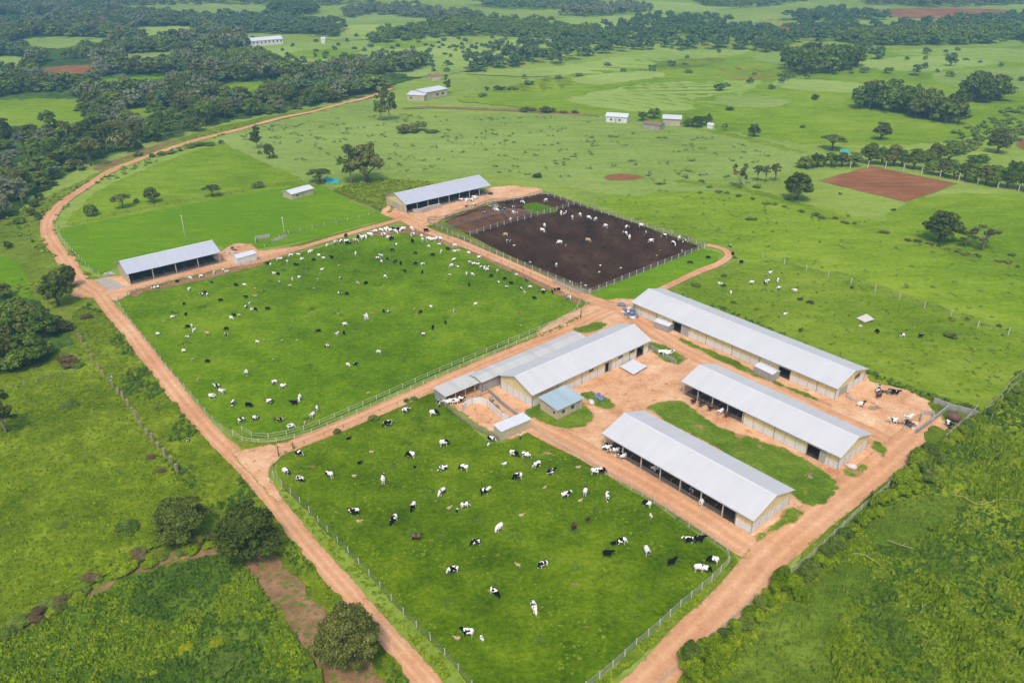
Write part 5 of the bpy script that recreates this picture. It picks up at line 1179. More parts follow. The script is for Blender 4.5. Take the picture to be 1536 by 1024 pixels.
# thicket at the left edge
TH_G = 'trees of the thicket at the left edge'
for x, b, t, w, k_ in ((12, 500, 446, 56, 'broad'), (46, 496, 446, 60, 'broad'), (70, 505, 456, 44, 'broad'), (92, 498, 462, 36, 'bush'), (8, 548, 480, 60, 'broad'), (44, 545, 490, 64, 'broad'), (66, 535, 500, 40, 'bush'), (24, 556, 515, 40, 'bush'), (-20, 560, 480, 60, 'broad'), (84, 500, 470, 30, 'bush'), (30, 470, 440, 30, 'broad')):
    tpx(x, b, t, w, k_, random.choice(['leaf_dark', 'leaf_mid', 'leaf_olive']), 'dark leafy tree in the dense thicket at the left edge' if k_ == 'broad' else 'low bush in the dense thicket at the left edge', TH_G + (' (bushes)' if k_ == 'bush' else ''))
for x, y, w in ((52, 310, 20), (60, 300, 16), (48, 322, 18), (65, 285, 22), (75, 280, 22), (58, 330, 12), (84, 268, 24), (30, 335, 20), (12, 372, 16)): tpx(x, y, y - 14, w, 'bush', random.choice(['leaf_mid', 'leaf_dark']), 'bush on the roadside bank left of the curving road', 'bushes on the left bank')
for x, y, w in ((243, 233, 14), (256, 231, 12), (228, 236, 12), (285, 221, 20), (300, 219, 20), (316, 218, 18), (270, 227, 8), (332, 216, 10), (412, 238, 10), (390, 232, 8)): tpx(x, y, y - 8, w, 'bush', 'leaf_mid', 'low bush beside the curving road above the slope pasture', 'bushes by the curving road')
# big clumps at the right
def clump(px, n, h, w, kinds, leaf, label, group, seed, mind=5, top=None):
    XY = scatter_poly(px, n, mind=mind, seed=seed)
    for x, y in XY:
        tree(0, 0, h * random.uniform(.75, 1.15), w * random.uniform(.8, 1.25), random.choice(kinds), random.choice(leaf), label, group, wp=Vector((x, y, terrain(x, y))))
clump([(1172, 111), (1200, 114), (1250, 112), (1286, 104), (1288, 98), (1240, 96), (1180, 98)], 30, 16, 13, ['broad'], ['leaf_dark', 'leaf_mid'], 'dark tree of the dense grove in the upper right fields', 'dense grove at upper right', 3, 5.5)
clump([(1278, 163), (1340, 170), (1400, 186), (1438, 190), (1440, 178), (1380, 166), (1300, 154)], 32, 14, 12, ['broad'], ['leaf_dark', 'leaf_mid', 'leaf_olive'], 'tree of the long dark clump in the right-hand fields', 'long clump at right', 4, 5)
clump([(1448, 154), (1480, 156), (1502, 152), (1498, 144), (1460, 144)], 10, 15, 13, ['broad'], ['leaf_dark'], 'tree of the compact dark clump near the right edge', 'compact clump at right edge', 5, 5.5)
clump([(1128, 78), (1150, 79), (1172, 76), (1170, 70), (1132, 72)], 7, 10, 10, ['broad'], ['leaf_dark', 'leaf_far'], 'tree of the small clump above the dense grove', 'small clump above the grove', 6, 5)
for x, b, t, w in ((1375, 108, 96, 16), (1386, 104, 93, 12), (1425, 100, 78, 18), (1300, 80, 68, 22), (1316, 90, 68, 24), (1389, 82, 70, 14), (1078, 80, 72, 8), (1360, 92, 84, 8), (790, 75, 52, 34), (748, 76, 57, 26), (602, 54, 37, 30), (714, 84, 76, 10), (800, 77, 66, 10), (606, 62, 54, 10)):
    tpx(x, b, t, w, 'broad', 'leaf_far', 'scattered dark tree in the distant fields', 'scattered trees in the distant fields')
# hedge row right of the ploughed field
for i, (x, b, t, w, k_) in enumerate([(1208, 252, 232, 30, 'broad'), (1226, 250, 228, 26, 'broad'), (1246, 250, 226, 26, 'broad'), (1262, 250, 226, 24, 'broad'), (1280, 250, 226, 28, 'broad'), (1303, 246, 211, 32, 'broad'), (1322, 247, 218, 26, 'broad'), (1340, 249, 214, 28, 'broad'), (1352, 250, 222, 26, 'broad'), (1370, 254, 220, 26, 'broad'), (1388, 256, 224, 26, 'broad'), (1402, 246, 212, 30, 'broad'), (1422, 244, 208, 36, 'broad'), (1440, 232, 214, 14, 'broad'), (1398, 262, 238, 24, 'broad'), (1414, 264, 238, 26, 'broad'), (1430, 268, 240, 26, 'broad'), (1446, 270, 240, 28, 'broad'), (1462, 274, 242, 28, 'broad'), (1478, 277, 244, 28, 'broad'), (1494, 280, 246, 28, 'broad'), (1510, 282, 248, 30, 'broad'), (1528, 284, 240, 32, 'broad'), (1545, 288, 244, 32, 'broad'), (1467, 244, 226, 34, 'bush'), (1520, 268, 238, 26, 'broad'), (1490, 268, 244, 26, 'broad')]):
    tpx(x, b, t, w, k_, ['leaf_mid', 'leaf_dark', 'leaf_mid', 'leaf_olive'][i % 4], 'leafy tree in the hedge row beyond the red ploughed field', 'hedge row beyond the ploughed field')
for x, y, w in ((1052, 273, 10), (1030, 268, 6), (1110, 282, 8), (1136, 282, 14), (1260, 292, 6), (1340, 316, 8), (1270, 336, 8), (1124, 330, 12), (1132, 330, 10), (806, 266, 16), (990, 277, 8), (1518, 384, 12), (1050, 290, 8), (1180, 300, 10), (1035, 395, 10), (1086, 415, 10), (1102, 388, 8), (1045, 430, 14), (1042, 428, 12), (1085, 430, 8), (1100, 455, 8), (1200, 497, 9), (1427, 480, 12), (1425, 505, 22), (1450, 480, 8), (1498, 490, 8), (1200, 450, 10), (1215, 455, 12), (1278, 433, 7)):
    tpx(x, y, y - w * .55, w, 'bush', random.choice(['leaf_mid', 'leaf_dark']), 'low bush scattered in the right-hand pastures', 'bushes scattered in the right pastures')
HB = [(1018 + i * 14.4, 272 + (i * 14.4) * .253 + random.uniform(-2, 2)) for i in range(36)]
for x, y in HB:
    if random.random() < .75: tpx(x + random.uniform(-5, 5), y, y - 5, random.uniform(8, 16), 'bush', random.choice(['leaf_mid', 'leaf_olive']), 'low scrubby bush on the long diagonal field boundary at right', 'bushes on the diagonal field boundary')
for ln in ([(700, 150), (800, 128), (900, 112), (1000, 100)], [(1040, 150), (1120, 126), (1240, 118)], [(300, 150), (360, 136), (440, 124)], [(1300, 110), (1420, 116), (1540, 122)], [(430, 88), (520, 84), (600, 92)], [(900, 60), (860, 72), (780, 84)], [(1160, 134), (1190, 118), (1180, 106)]):
    pts_ = smooth_poly([G(*q) for q in ln], 14, False, .5)
    for q in pts_:
        if random.random() < .7: tree(0, 0, random.uniform(2, 6), random.uniform(5, 8), 'bush', random.choice(['leaf_far', 'leaf_mid']), 'bush or small tree in a thin hedge line among the distant fields', 'thin hedge lines in the distance', wp=Vector((q.x + random.uniform(-4, 4), q.y, terrain(q.x, q.y))))
# palms
def palm(px, base, top, label):
    p = G(px, base); zc = p.y * math.cos(TH) + H * math.sin(TH); h = (base - top) * zc / FPX
    e = empty('palm_tree', p, 0, label, 'palm tree', 'palms in the left wood'); MB().tube([(0, 0, 0), (.3, 0, h * .5), (.2, .2, h)], [.35, .25, .22], 8).build('trunk', 'trunk_pale', e, True)
    m = MB()
    for i in range(22):
        a = i * 2.4; L = random.uniform(4, 5.5); up = random.uniform(-.2, .9); prev = None
        for k in range(7):
            t = k / 6; r = L * t; z = h + up * r * .9 - 2.6 * t * t * (1.4 - up * .3); w = .55 * math.sin(PI * min(1, t + .12)) + .06; c = Vector((.2 + r * math.cos(a), .2 + r * math.sin(a), z)); n = Vector((-math.sin(a), math.cos(a), 0)) * w
            if prev: m.quad(prev[0] - prev[1], c - n, c, prev[0]); m.quad(prev[0], c, c + n, prev[0] + prev[1])
            prev = (c, n)
    m.build('frond_crown', 'palm', e)
palm(152, 226, 202, 'smaller pale palm at the front of the left wood'); palm(171, 228, 203, 'larger pale palm at the front of the left wood')
# ------------------------------------------------------------------ bushes along the right-hand road
SH = 'bright roadside shrubs at right'
sh = [(1030, 992, 30), (1036, 1004, 34), (1046, 985, 26), (1056, 975, 24), (1068, 990, 34), (1072, 968, 24), (1086, 960, 26), (1098, 970, 24), (1100, 945, 24), (1114, 940, 26), (1124, 925, 24), (1136, 930, 22), (1138, 910, 22), (1150, 905, 22), (1040, 1018, 30), (1062, 1012, 26), (1084, 982, 22), (1164, 884, 26), (1176, 876, 30), (1190, 880, 24), (1204, 868, 24), (1214, 856, 24), (1196, 895, 22), (1170, 900, 20),
      (1228, 846, 20), (1240, 830, 22), (1254, 818, 22), (1266, 806, 22), (1280, 800, 20), (1290, 786, 20), (1302, 778, 20), (1316, 772, 18), (1322, 752, 20), (1334, 746, 20), (1344, 730, 20), (1352, 722, 26), (1364, 716, 26), (1352, 742, 22), (1372, 700, 28), (1384, 708, 26), (1378, 690, 26), (1392, 682, 26), (1404, 690, 24), (1368, 735, 20), (1390, 722, 22), (1412, 676, 22), (1420, 668, 18), (1432, 660, 20), (1442, 650, 18), (1452, 640, 16), (1470, 632, 16), (1484, 620, 14), (1500, 612, 16), (1512, 598, 14), (1524, 588, 14)]
for x, y, w in sh:
    q_ = tpx(x, y + 4, y - w * .95, w * 1.15, 'bush', random.choice(['leaf_bright', 'leaf_bright', 'leaf_mid']), 'bright green shrub in the roadside belt at lower right', SH, name='shrub', cat='shrub'); q_.location.z += .3
tpx(1168, 884, 842, 30, 'broad', 'leaf_bright', 'taller yellow-green shrub at the lower right junction', name='shrub', cat='shrub'); tpx(1034, 1000, 956, 34, 'broad', 'leaf_mid', 'tall round shrub beside the road at the bottom right', name='shrub', cat='shrub')
# hedge of brown and green shrubs, lower left
HG = 'shrubs of the hedge between the two left fields'
for i in range(34):
    t = i / 33; x = 10 + 320 * t + random.uniform(-8, 8); y = 948 - 150 * t ** .8 + random.uniform(-10, 10) + 8 * math.sin(t * 9); w = random.uniform(20, 36)
    if 250 < x < 275: continue
    c = 'leaf_brown' if i % 4 == 1 else ['leaf_mid', 'leaf_bright', 'leaf_olive'][i % 3]
    tpx(x, y, y - w * .55, w, 'bush', c, ('dry brown shrub' if c == 'leaf_brown' else 'green shrub') + ' in the hedge between the two left fields', HG + (' (brown)' if c == 'leaf_brown' else ''), name='shrub', cat='shrub')
for x, y, w, c in ((185, 856, 44, 'leaf_bright'), (325, 965, 30, 'weed_yellow'), (280, 975, 34, 'weed_yellow'), (365, 935, 14, 'weed_yellow'), (388, 922, 12, 'leaf_dark'), (316, 948, 16, 'leaf_mid'), (340, 1000, 50, 'leaf_mid'), (478, 1010, 14, 'weed_yellow')):
    tpx(x, y, y - w * .5, w, 'bush', c, {'leaf_bright': 'rounded bright bush bulging from the left hedge', 'weed_yellow': 'yellow-flowering bush in the overgrown lower left field', 'leaf_dark': 'small dark bush right of the yellow bush at lower left', 'leaf_mid': 'green bush among the yellow ones at lower left'}[c], 'low left bushes ' + c.split('_')[1], name='shrub', cat='shrub')
# ------------------------------------------------------------------ the left wood: near trees as things, the rest as one wood
WOOD = [(-120, 20), (0, 6), (120, 10), (280, 30), (360, 58), (372, 76), (300, 86), (280, 96), (330, 112), (400, 106), (470, 110), (560, 100), (640, 88), (690, 92), (700, 104), (640, 118), (600, 122), (560, 140), (520, 150), (470, 160), (420, 172), (360, 182), (300, 196), (240, 212), (200, 226), (160, 244), (120, 256), (90, 268), (60, 290), (40, 312), (0, 335), (-160, 380)]
def W(px): return [G(*p) for p in px]
clear = [W(c) for c in ([(-160, 152), (40, 146), (122, 150), (138, 170), (112, 210), (66, 214), (20, 196), (-160, 196)], [(126, 118), (170, 114), (276, 112), (280, 126), (230, 136), (150, 136)], [(56, 96), (150, 94), (150, 128), (60, 128)], [(-20, 230), (30, 226), (50, 244), (-10, 262)], [(176, 84), (240, 78), (290, 90), (230, 106), (184, 104)], [(30, 56), (180, 58), (150, 82), (40, 80)], [(196, 42), (300, 40), (300, 56), (250, 68), (205, 62)], [(-60, 88), (50, 86), (40, 112), (-60, 116)], [(310, 128), (430, 120), (436, 134), (390, 150), (330, 150)], [(50, 24), (86, 22), (86, 38), (50, 38)], [(365, 60), (430, 56), (432, 76), (368, 78)], [(192, 192), (232, 176), (254, 192), (226, 206)], [(165, 176), (225, 154), (244, 172), (205, 186)], [(606, 140), (676, 130), (680, 156), (606, 158)], [(130, 256), (152, 238), (176, 232), (184, 238), (150, 262)])]
XY = scatter_poly(WOOD, 3500, mind=7.0, seed=11, excl=clear)
gp = vnoise(XY[:, 0] / 46, XY[:, 1] / 60, 17); XY = XY[(gp < .63) | (np.hypot(XY[:, 0], XY[:, 1]) < 430)]
dd = np.hypot(XY[:, 0], XY[:, 1]); XY = XY[np.argsort(dd)]
NEARW = 200
for i, (x, y) in enumerate(XY[:NEARW]):
    k_ = random.choice(['broad', 'broad', 'broad', 'umbrella', 'tall', 'bush', 'bush']); h = {'broad': 10, 'umbrella': 11, 'tall': 12, 'bush': 5}[k_] * random.uniform(.7, 1.2); w_ = {'broad': 10, 'umbrella': 10, 'tall': 9, 'bush': 8}[k_] * random.uniform(.75, 1.2)
    tree(0, 0, h, w_, k_, random.choice(['leaf_dark', 'leaf_mid', 'leaf_mid', 'leaf_olive', 'leaf_grey']), 'round-crowned tree in the wood left of the curving road' if k_ != 'bush' else 'undergrowth bush in the wood left of the curving road', 'trees of the left wood' if k_ != 'bush' else 'undergrowth of the left wood', wp=Vector((x, y, terrain(x, y))), lod=1)
rest = XY[NEARW:]; rs = np.random.default_rng(3).uniform(size=len(rest))
for j, lf in enumerate(('leaf_mid', 'leaf_far', 'leaf_olive', 'leaf_dark', 'leaf_grey')):
    tree_stuff('woodland', rest[(rs >= j / 5) & (rs < (j + 1) / 5)], 10.5 if j != 4 else 12.5, 12.5, ['broad', 'broad', 'broad', 'umbrella'], lf, 'dense far-off woodland of dark rounded crowns across the upper left', 'woodland', seed=j)
# distant belts and woods
belts = [
    ([(700, 112), (740, 104), (812, 102), (889, 84), (960, 76), (1050, 74), (1130, 78), (1260, 62), (1330, 70), (1430, 66), (1620, 68), (1640, 28), (1500, 30), (1400, 38), (1320, 46), (1250, 40), (1130, 50), (1060, 28), (960, 32), (900, 50), (880, 62), (800, 76), (740, 90), (700, 94)], 8.5),
    ([(550, 60), (620, 50), (680, 38), (740, 34), (800, 38), (890, 50), (890, 62), (800, 58), (740, 54), (640, 58), (560, 66)], 8),
    ([(512, 24), (540, 16), (600, 12), (660, 20), (720, 30), (720, 36), (640, 28), (560, 22), (520, 28)], 8),
    ([(280, 32), (340, 28), (420, 30), (480, 40), (520, 48), (500, 56), (440, 52), (380, 50), (300, 46)], 7),
    ([(400, 18), (440, 12), (480, 20), (440, 28)], 7),
    ([(0, 2), (300, 0), (540, -6), (560, 4), (300, 8), (0, 10)], 10), ([(700, 8), (850, -4), (900, 4), (860, 16), (760, 14)], 10), ([(1040, -2), (1300, -12), (1300, -2), (1160, 10), (1060, 10)], 9), ([(1290, 2), (1420, -12), (1640, -12), (1640, 12), (1500, 8), (1400, 12), (1310, 8)], 9),
    ([(-300, -12), (400, -16), (400, -6), (-300, -2)], 11), ([(400, -16), (1100, -18), (1100, -8), (500, -8)], 11), ([(1100, -20), (1900, -22), (1900, -10), (1100, -12)], 11),
    ([(0, -26), (1536, -28), (1800, -40), (-200, -40)], 16),
    ([(312, 100), (360, 88), (400, 92), (420, 100), (380, 112), (340, 116)], 8), ([(840, 24), (900, 14), (960, 10), (980, 16), (900, 26)], 9), ([(1180, 32), (1280, 24), (1330, 30), (1260, 36)], 8), ([(1230, 60), (1400, 54), (1536, 50), (1536, 60), (1300, 70)], 8), ([(1700, 60), (1640, 40), (1640, 20), (1800, 10)], 10)]
for i, (bp, md) in enumerate(belts):
    n = 420 if i != 12 else 500
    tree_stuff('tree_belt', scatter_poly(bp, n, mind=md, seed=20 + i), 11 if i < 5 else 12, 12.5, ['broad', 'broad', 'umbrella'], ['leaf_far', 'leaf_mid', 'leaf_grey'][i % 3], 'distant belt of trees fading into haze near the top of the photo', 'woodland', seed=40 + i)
# small copses and bushes dotted far away (one mass each)
for i, bp in enumerate(([(0, 330), (300, 200), (600, 130), (600, 60), (0, 20)], [(500, 60), (1536, 20), (1536, 110), (700, 120)], [(350, 90), (640, 60), (900, 60), (640, 110)])):
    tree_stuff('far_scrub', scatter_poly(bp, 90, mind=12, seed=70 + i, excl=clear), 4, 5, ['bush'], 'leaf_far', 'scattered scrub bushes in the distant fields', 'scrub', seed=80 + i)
XY = scatter_poly([(1340, 300), (1440, 240), (1536, 210), (1560, 150), (1450, 190), (1400, 215), (1440, 205)], 60, mind=4, seed=91); tree_stuff('far_scrub', XY[XY[:, 1] > G(0, 235).y], 3, 5, ['bush'], 'leaf_mid', 'rough scrub beyond the hedge row near the right edge', 'scrub', seed=92)
# ------------------------------------------------------------------ ground cover
rough = [RIGHT_F, LEFT_A, LEFT_B, LEFT_STRIP]
def clip_far(P, far): return P[np.hypot(P[:, 0], P[:, 1]) < far]
XY = clip_far(scatter_poly(RIGHT_F, dens=4.2, seed=101), 380)
SM = [[G(*q) for q in pl] for pl in (SMOOTH_R, SMOOTH_2)]
sm = inpoly(XY[:, 0], XY[:, 1], SM[0]) | inpoly(XY[:, 0], XY[:, 1], SM[1])
tufts('tall_grass', XY[sm], .22, .7, 'tall_blades', 6, 44, hz=LUMP_R); XY = XY[~sm]
m1 = vnoise(XY[:, 0] / 9, XY[:, 1] / 9, 61) * .75 + .35 * vnoise(XY[:, 0] / 2.2, XY[:, 1] / 2.2, 62)
tufts('weeds', XY[m1 > .6], .42, .8, 'weed', 6, 1, hz=LUMP_R); tufts('weeds', XY[(m1 > .42) & (m1 <= .62)], .38, .55, 'weed_mid', 6, 2, hz=LUMP_R); tufts('weeds', XY[m1 <= .46], .36, .5, 'weed_dark', 6, 3, hz=LUMP_R)
XY = scatter_poly(RIGHT_F, dens=.02, seed=105, mind=3.2, excl=SM)
big = XY[vnoise(XY[:, 0] / 14, XY[:, 1] / 14, 63) > .42]; tufts('weeds', np.repeat(big, 14, 0) + RNG.normal(size=(len(big) * 14, 2)) * .8, .45, 1.5, 'weed', 8, 4, hz=LUMP_R)
big = XY[vnoise(XY[:, 0] / 14, XY[:, 1] / 14, 63) <= .36]; tufts('weeds', np.repeat(big, 12, 0) + RNG.normal(size=(len(big) * 12, 2)) * .7, .45, 1.3, 'weed_dark', 8, 14, hz=LUMP_R)
XY = clip_far(scatter_poly(LEFT_B, dens=4.4, seed=111), 240); m1 = vnoise(XY[:, 0] / 10, XY[:, 1] / 10, 64) * .8 + .3 * vnoise(XY[:, 0] / 2, XY[:, 1] / 2, 65)
tufts('weeds', XY[m1 > .62], .38, .6, 'weed', 6, 5, hz=LUMP_B); tufts('weeds', XY[m1 <= .62], .36, .55, 'weed_dark', 6, 6, hz=LUMP_B)
XY = clip_far(scatter_poly(LEFT_A, dens=2.4, seed=121), 300); m1 = vnoise(XY[:, 0] / 12, XY[:, 1] / 5, 66)
tufts('grass_tufts', XY[m1 > .45], .36, .36, 'weed', 6, 7, hz=LUMP_L); tufts('grass_tufts', XY[m1 <= .45], .34, .32, 'weed_mid', 6, 8, hz=LUMP_L)
XY = scatter_poly(LEFT_STRIP, dens=1.8, seed=131); m1 = vnoise(XY[:, 0] / 6, XY[:, 1] / 6, 67)
tufts('grass_tufts', XY[m1 > .66], .5, .6, 'weed_dark', 6, 9, hz=None, zoff=.3); tufts('grass_tufts', XY[(m1 <= .66) & (m1 > .2)], .34, .34, 'weed_mid', 6, 10, zoff=.22)
# paddock grass: sparse tufts and low clumps
for pid, (pp, dn, sd) in enumerate(((PAD_LOW, .55, 141), (PAD_UP, .3, 142))):
    XY = scatter_poly(pp, dens=dn, seed=sd); m1 = vnoise(XY[:, 0] / 4, XY[:, 1] / 4, 68 + pid)
    tufts('grass_tufts', XY[m1 > .55], .32, .14, 'weed_mid', 5, 11 + pid, zoff=.08)
    XY = scatter_poly(pp, dens=.004, seed=sd + 9); tufts('grass_tufts', np.repeat(XY, 9, 0) + RNG.normal(size=(len(XY) * 9, 2)) * .5, .4, .4, 'weed_dark', 6, 15 + pid, zoff=.06)
# verges beside the roads
VS = [[(430, 738), (461, 768), (494, 804), (528, 838), (572, 887), (613, 932), (668, 986), (703, 1028), (672, 1028), (615, 968), (556, 896), (512, 850), (470, 800), (436, 760), (414, 722)], [(182, 470), (260, 570), (330, 650), (356, 668), (330, 655), (258, 580), (180, 478)], [(1067, 873), (1096, 846), (1104, 838), (1102, 858), (985, 962), (900, 1035), (860, 1070), (890, 1028), (1014, 919)], [(640, 337), (700, 362), (886, 444), (884, 448), (700, 368)], [(1134, 905), (1180, 868), (1300, 765), (1350, 722), (1350, 740), (1200, 880), (1040, 1020), (990, 1040)], [(352, 655), (400, 667), (475, 650), (560, 612), (640, 576), (781, 516), (872, 474), (884, 468), (852, 491), (781, 517), (640, 579), (475, 654), (400, 673), (350, 660)]]
for i, v in enumerate(VS): tufts('verge_grass', scatter_poly(v, dens=1.6, seed=150 + i), .45, .4, 'weed_mid' if i % 2 else 'weed', 6, 20 + i, zoff=.05)
XY = clip_far(scatter_poly([(90, 400), (0, 330), (130, 270), (330, 190), (480, 165), (330, 205), (120, 290), (80, 340), (140, 425), (60, 440), (-40, 440)], dens=.12, seed=161), 430); tufts('verge_grass', XY, 1.0, .8, 'weed_mid', 7, 30, zoff=.1)
XY = clip_far(scatter_poly([(1005, 430), (1100, 395), (1300, 420), (1560, 510), (1460, 620), (1300, 565), (1120, 480)], dens=.1, seed=162), 420); tufts('grass_tufts', XY, .55, .28, 'weed_mid', 6, 31, zoff=.1)
XY = scatter_poly([(985, 428), (1010, 440), (1060, 455), (1140, 490), (1220, 525), (1300, 556), (1400, 596), (1470, 615), (1480, 628), (1400, 604), (1310, 566), (1180, 505), (1080, 460), (1000, 440)], dens=.9, seed=163); tufts('verge_grass', XY, .8, .8, 'weed_dark', 7, 32, zoff=.1)
XY = clip_far(scatter_poly([(890, 300), (1000, 285), (1240, 312), (1560, 395), (1600, 560), (1470, 620), (1300, 420), (1100, 385), (960, 330)], dens=.02, seed=164), 420); tufts('grass_tufts', XY, .9, .35, 'tuft_far', 6, 33, zoff=.2)
XY = scatter_poly([(500, 285), (560, 268), (640, 272), (660, 284), (600, 300), (585, 322), (540, 305)], dens=.3, seed=165); tufts('grass_tufts', XY, .9, .7, 'weed_mid', 7, 34, zoff=.1)
XY = scatter_poly([(330, 195), (600, 170), (900, 175), (1210, 235), (1100, 285), (740, 258), (600, 262), (440, 240)], dens=.008, seed=166); tufts('grass_tufts', np.repeat(XY, 3, 0) + RNG.normal(size=(len(XY) * 3, 2)) * 1.5, 1.0, .4, 'tuft_far', 7, 35, zoff=.2, hz=lambda x, y: np.array([terrain(a, b) + .2 for a, b in zip(x, y)]))
# ------------------------------------------------------------------ cattle
# lower paddock: photo pixel, heading (0 right, 90 away), coat, pose, calf, label
LOWC = [
 (449, 684, 0, 'patch', 'graze', 0, 'patched cow side-on nearest the left bend of the lower paddock fence'),
 (430, 712, 150, 'brump', 'graze', 0, 'cow hugging the left fence of the lower paddock, outermost of the left group'),
 (451, 723, 160, 'patch', 'graze', 0, 'broad patched cow just inside the left fence, lowest of the left group'),
 (495, 716, 150, 'bhead', 'graze', 0, 'cow right of the group at the left fence, facing left with black front'),
 (575, 724, 100, 'white', 'stand', 0, 'white cow seen end-on alone in the upper left middle of the lower paddock'),
 (608.6, 620, 10, 'patch', 'stand', 0, 'upright black and white cow near the paddock road, left of the cattle shelter'),
 (651, 624, 10, 'bhead', 'graze', 0, 'cow with black head facing right, closest to the cattle shelter'),
 (582, 640, 190, 'patch', 'graze', 0, 'cow grazing to the left beside the round bush on the paddock edge'),
 (523, 659, 30, 'black', 'lying', 1, 'dark calf lying below the small olive bush'),
 (540, 697, 20, 'black', 'stand', 1, 'small black calf in the upper left of the lower paddock'),
 (666, 669, 10, 'bhead', 'graze', 0, 'black-headed cow below the shelter cow, left of the dirt pen fence'),
 (616, 687, 175, 'bhead', 'graze', 0, 'white cow with black head facing left in the upper middle'),
 (621, 702, 10, 'black', 'lying', 1, 'dark calf lying below the white cow with the black head'),
 (665, 707, 200, 'patch', 'graze', 0, 'left cow of the upright pair in the middle of the lower paddock'),
 (696, 706, 160, 'bhead', 'graze', 0, 'right cow of the upright pair in the middle of the lower paddock'),
 (663, 742, 225, 'white', 'graze', 0, 'mostly white cow grazing towards the lower left, below the upright pair'),
 (727, 742, 10, 'brump', 'stand', 0, 'white cow with dark hind legs right of the one grazing to the lower left'),
 (619.8, 764, 255, 'bhead', 'graze', 0, 'cow head-on towards the camera with black face, left of the calf trio'),
 (674, 763, 30, 'tan', 'lying', 1, 'cream calf beside the white cow and her small black-headed calf'),
 (697.6, 762, 20, 'white', 'graze', 0, 'white cow standing over a black-headed calf'),
 (685.5, 769, 250, 'bhead', 'stand', 1, 'black-headed calf tucked against the white cow'),
 (532, 773, 180, 'patch', 'stand', 0, 'large white cow with one black flank patch, alone at left'),
 (591, 784, 240, 'bhead', 'graze', 0, 'cow grazing towards camera right of the large patched one'),
 (539, 783, 0, 'tan', 'lying', 1, 'tiny cream calf lying below the large patched cow'),
 (624.5, 811, 0, 'brown', 'stand', 0, 'dark brown and black cow alone in the lower left'),
 (748.7, 796, 230, 'white', 'graze', 0, 'white cow grazing left of centre, above the patched one'),
 (714, 818, 195, 'patch', 'graze', 0, 'patched cow in the lower left centre facing left'),
 (557, 679, 0, 'tan', 'lying', 1, 'tiny cream calf lying in the upper left of the lower paddock'),
 (531, 715, 0, 'tan', 'lying', 1, 'tiny cream calf lying between two left-hand cows'),
 (737, 663, 0, 'patch', 'graze', 0, 'cow pressed against the left end of the feed shed'),
 (732.6, 670, 250, 'white', 'stand', 1, 'white calf just below the cow at the feed shed'),
 (770.7, 685, 350, 'bhead', 'graze', 0, 'left cow of the two nearest below the feed shed'),
 (789, 687, 350, 'white', 'graze', 0, 'right cow of the two nearest below the feed shed, mostly white'),
 (757, 699, 215, 'white', 'stand', 1, 'white calf below and left of the shed pair'),
 (805, 701, 200, 'white', 'graze', 0, 'white cow facing left below the bent steel gate'),
 (776.6, 719, 200, 'bhead', 'graze', 0, 'cow with black head facing left, below the white calf'),
 (826, 713, 15, 'patch', 'stand', 0, 'patched cow side-on, right of the one with the black head'),
 (817, 735, 230, 'tan', 'stand', 1, 'cream calf below the side-on patched cow'),
 (848, 747, 5, 'patch', 'stand', 0, 'broad black and white cow in the centre right of the lower paddock'),
 (878, 741, 80, 'bhead', 'graze', 0, 'narrow end-on cow right of the broad centre-right cow'),
 (870, 752, 30, 'tan', 'lying', 1, 'cream calf lying just right of the broad cow'),
 (911, 749, 265, 'white', 'graze', 0, 'white cow with black rump seen from behind, right of the calf'),
 (893, 712, 0, 'white', 'stand', 0, 'white cow at the right fence partly in front of a black one'),
 (902, 711, 20, 'black', 'graze', 0, 'black cow at the right fence behind the white one'),
 (970, 760, 150, 'bhead', 'graze', 0, 'cow with black head against the right fence, opposite the open barn'),
 (976, 777, 280, 'white', 'stand', 1, 'white calf below the cow against the right fence'),
 (881.5, 782, 240, 'brown', 'stand', 1, 'greyish brown calf right of centre'),
 (861, 795, 250, 'brown', 'stand', 0, 'thin dark brown cow seen head-on right of centre'),
 (782, 774, 20, 'tan', 'lying', 1, 'cream calf lying in the very centre of the lower paddock'),
 (932, 817, 20, 'brump', 'graze', 0, 'cow with white shoulder and black rump, beside a black calf'),
 (920, 818, 200, 'black', 'stand', 1, 'black calf at the left of the black-rumped cow'),
 (911, 835, 0, 'black', 'stand', 0, 'black cow with white udder in the lower right centre'),
 (970, 832, 285, 'white', 'stand', 0, 'white cow with dark face seen head-on in the lower right'),
 (1007, 848, 30, 'black', 'stand', 0, 'lone black cow in the lower right of the paddock'),
 (1032, 815, 180, 'patch', 'stand', 0, 'patched cow left of the black one at the right corner'),
 (1048, 814, 0, 'black', 'stand', 0, 'black cow right beside the patched one at the right corner'),
 (1069, 845, 160, 'bhead', 'graze', 0, 'black-headed white cow nearest the right corner fence'),
 (1048, 857, 0, 'white', 'graze', 0, 'left one of two overlapping cows near the right corner'),
 (1058, 858, 350, 'bhead', 'graze', 0, 'right one of two overlapping cows near the right corner'),
 (777, 851, 160, 'tan', 'stand', 1, 'cream calf grazing left of the sprawling black and white cow'),
 (815, 851, 200, 'patch', 'graze', 0, 'cow stretched out grazing to the left, low centre'),
 (680, 860, 185, 'patch', 'graze', 0, 'black and white cow side-on facing left, lower left'),
 (742, 893, 320, 'bhead', 'graze', 0, 'cow facing lower right, below the stretched-out one'),
 (702, 954, 180, 'bhead', 'stand', 0, 'cow with black front half, lowest in the photo'),
 (723, 961, 300, 'white', 'stand', 1, 'white calf beside the lowest cow in the photo'),
 (686, 958, 180, 'tan', 'lying', 1, 'tiny cream calf left of the lowest cow'),
 (801, 916, 290, 'white', 'graze', 0, 'white cow grazing towards camera in the bottom middle'),
 (867, 702, 10, 'tan', 'lying', 1, 'cream calf lying by the right fence near the steel gate'),
]
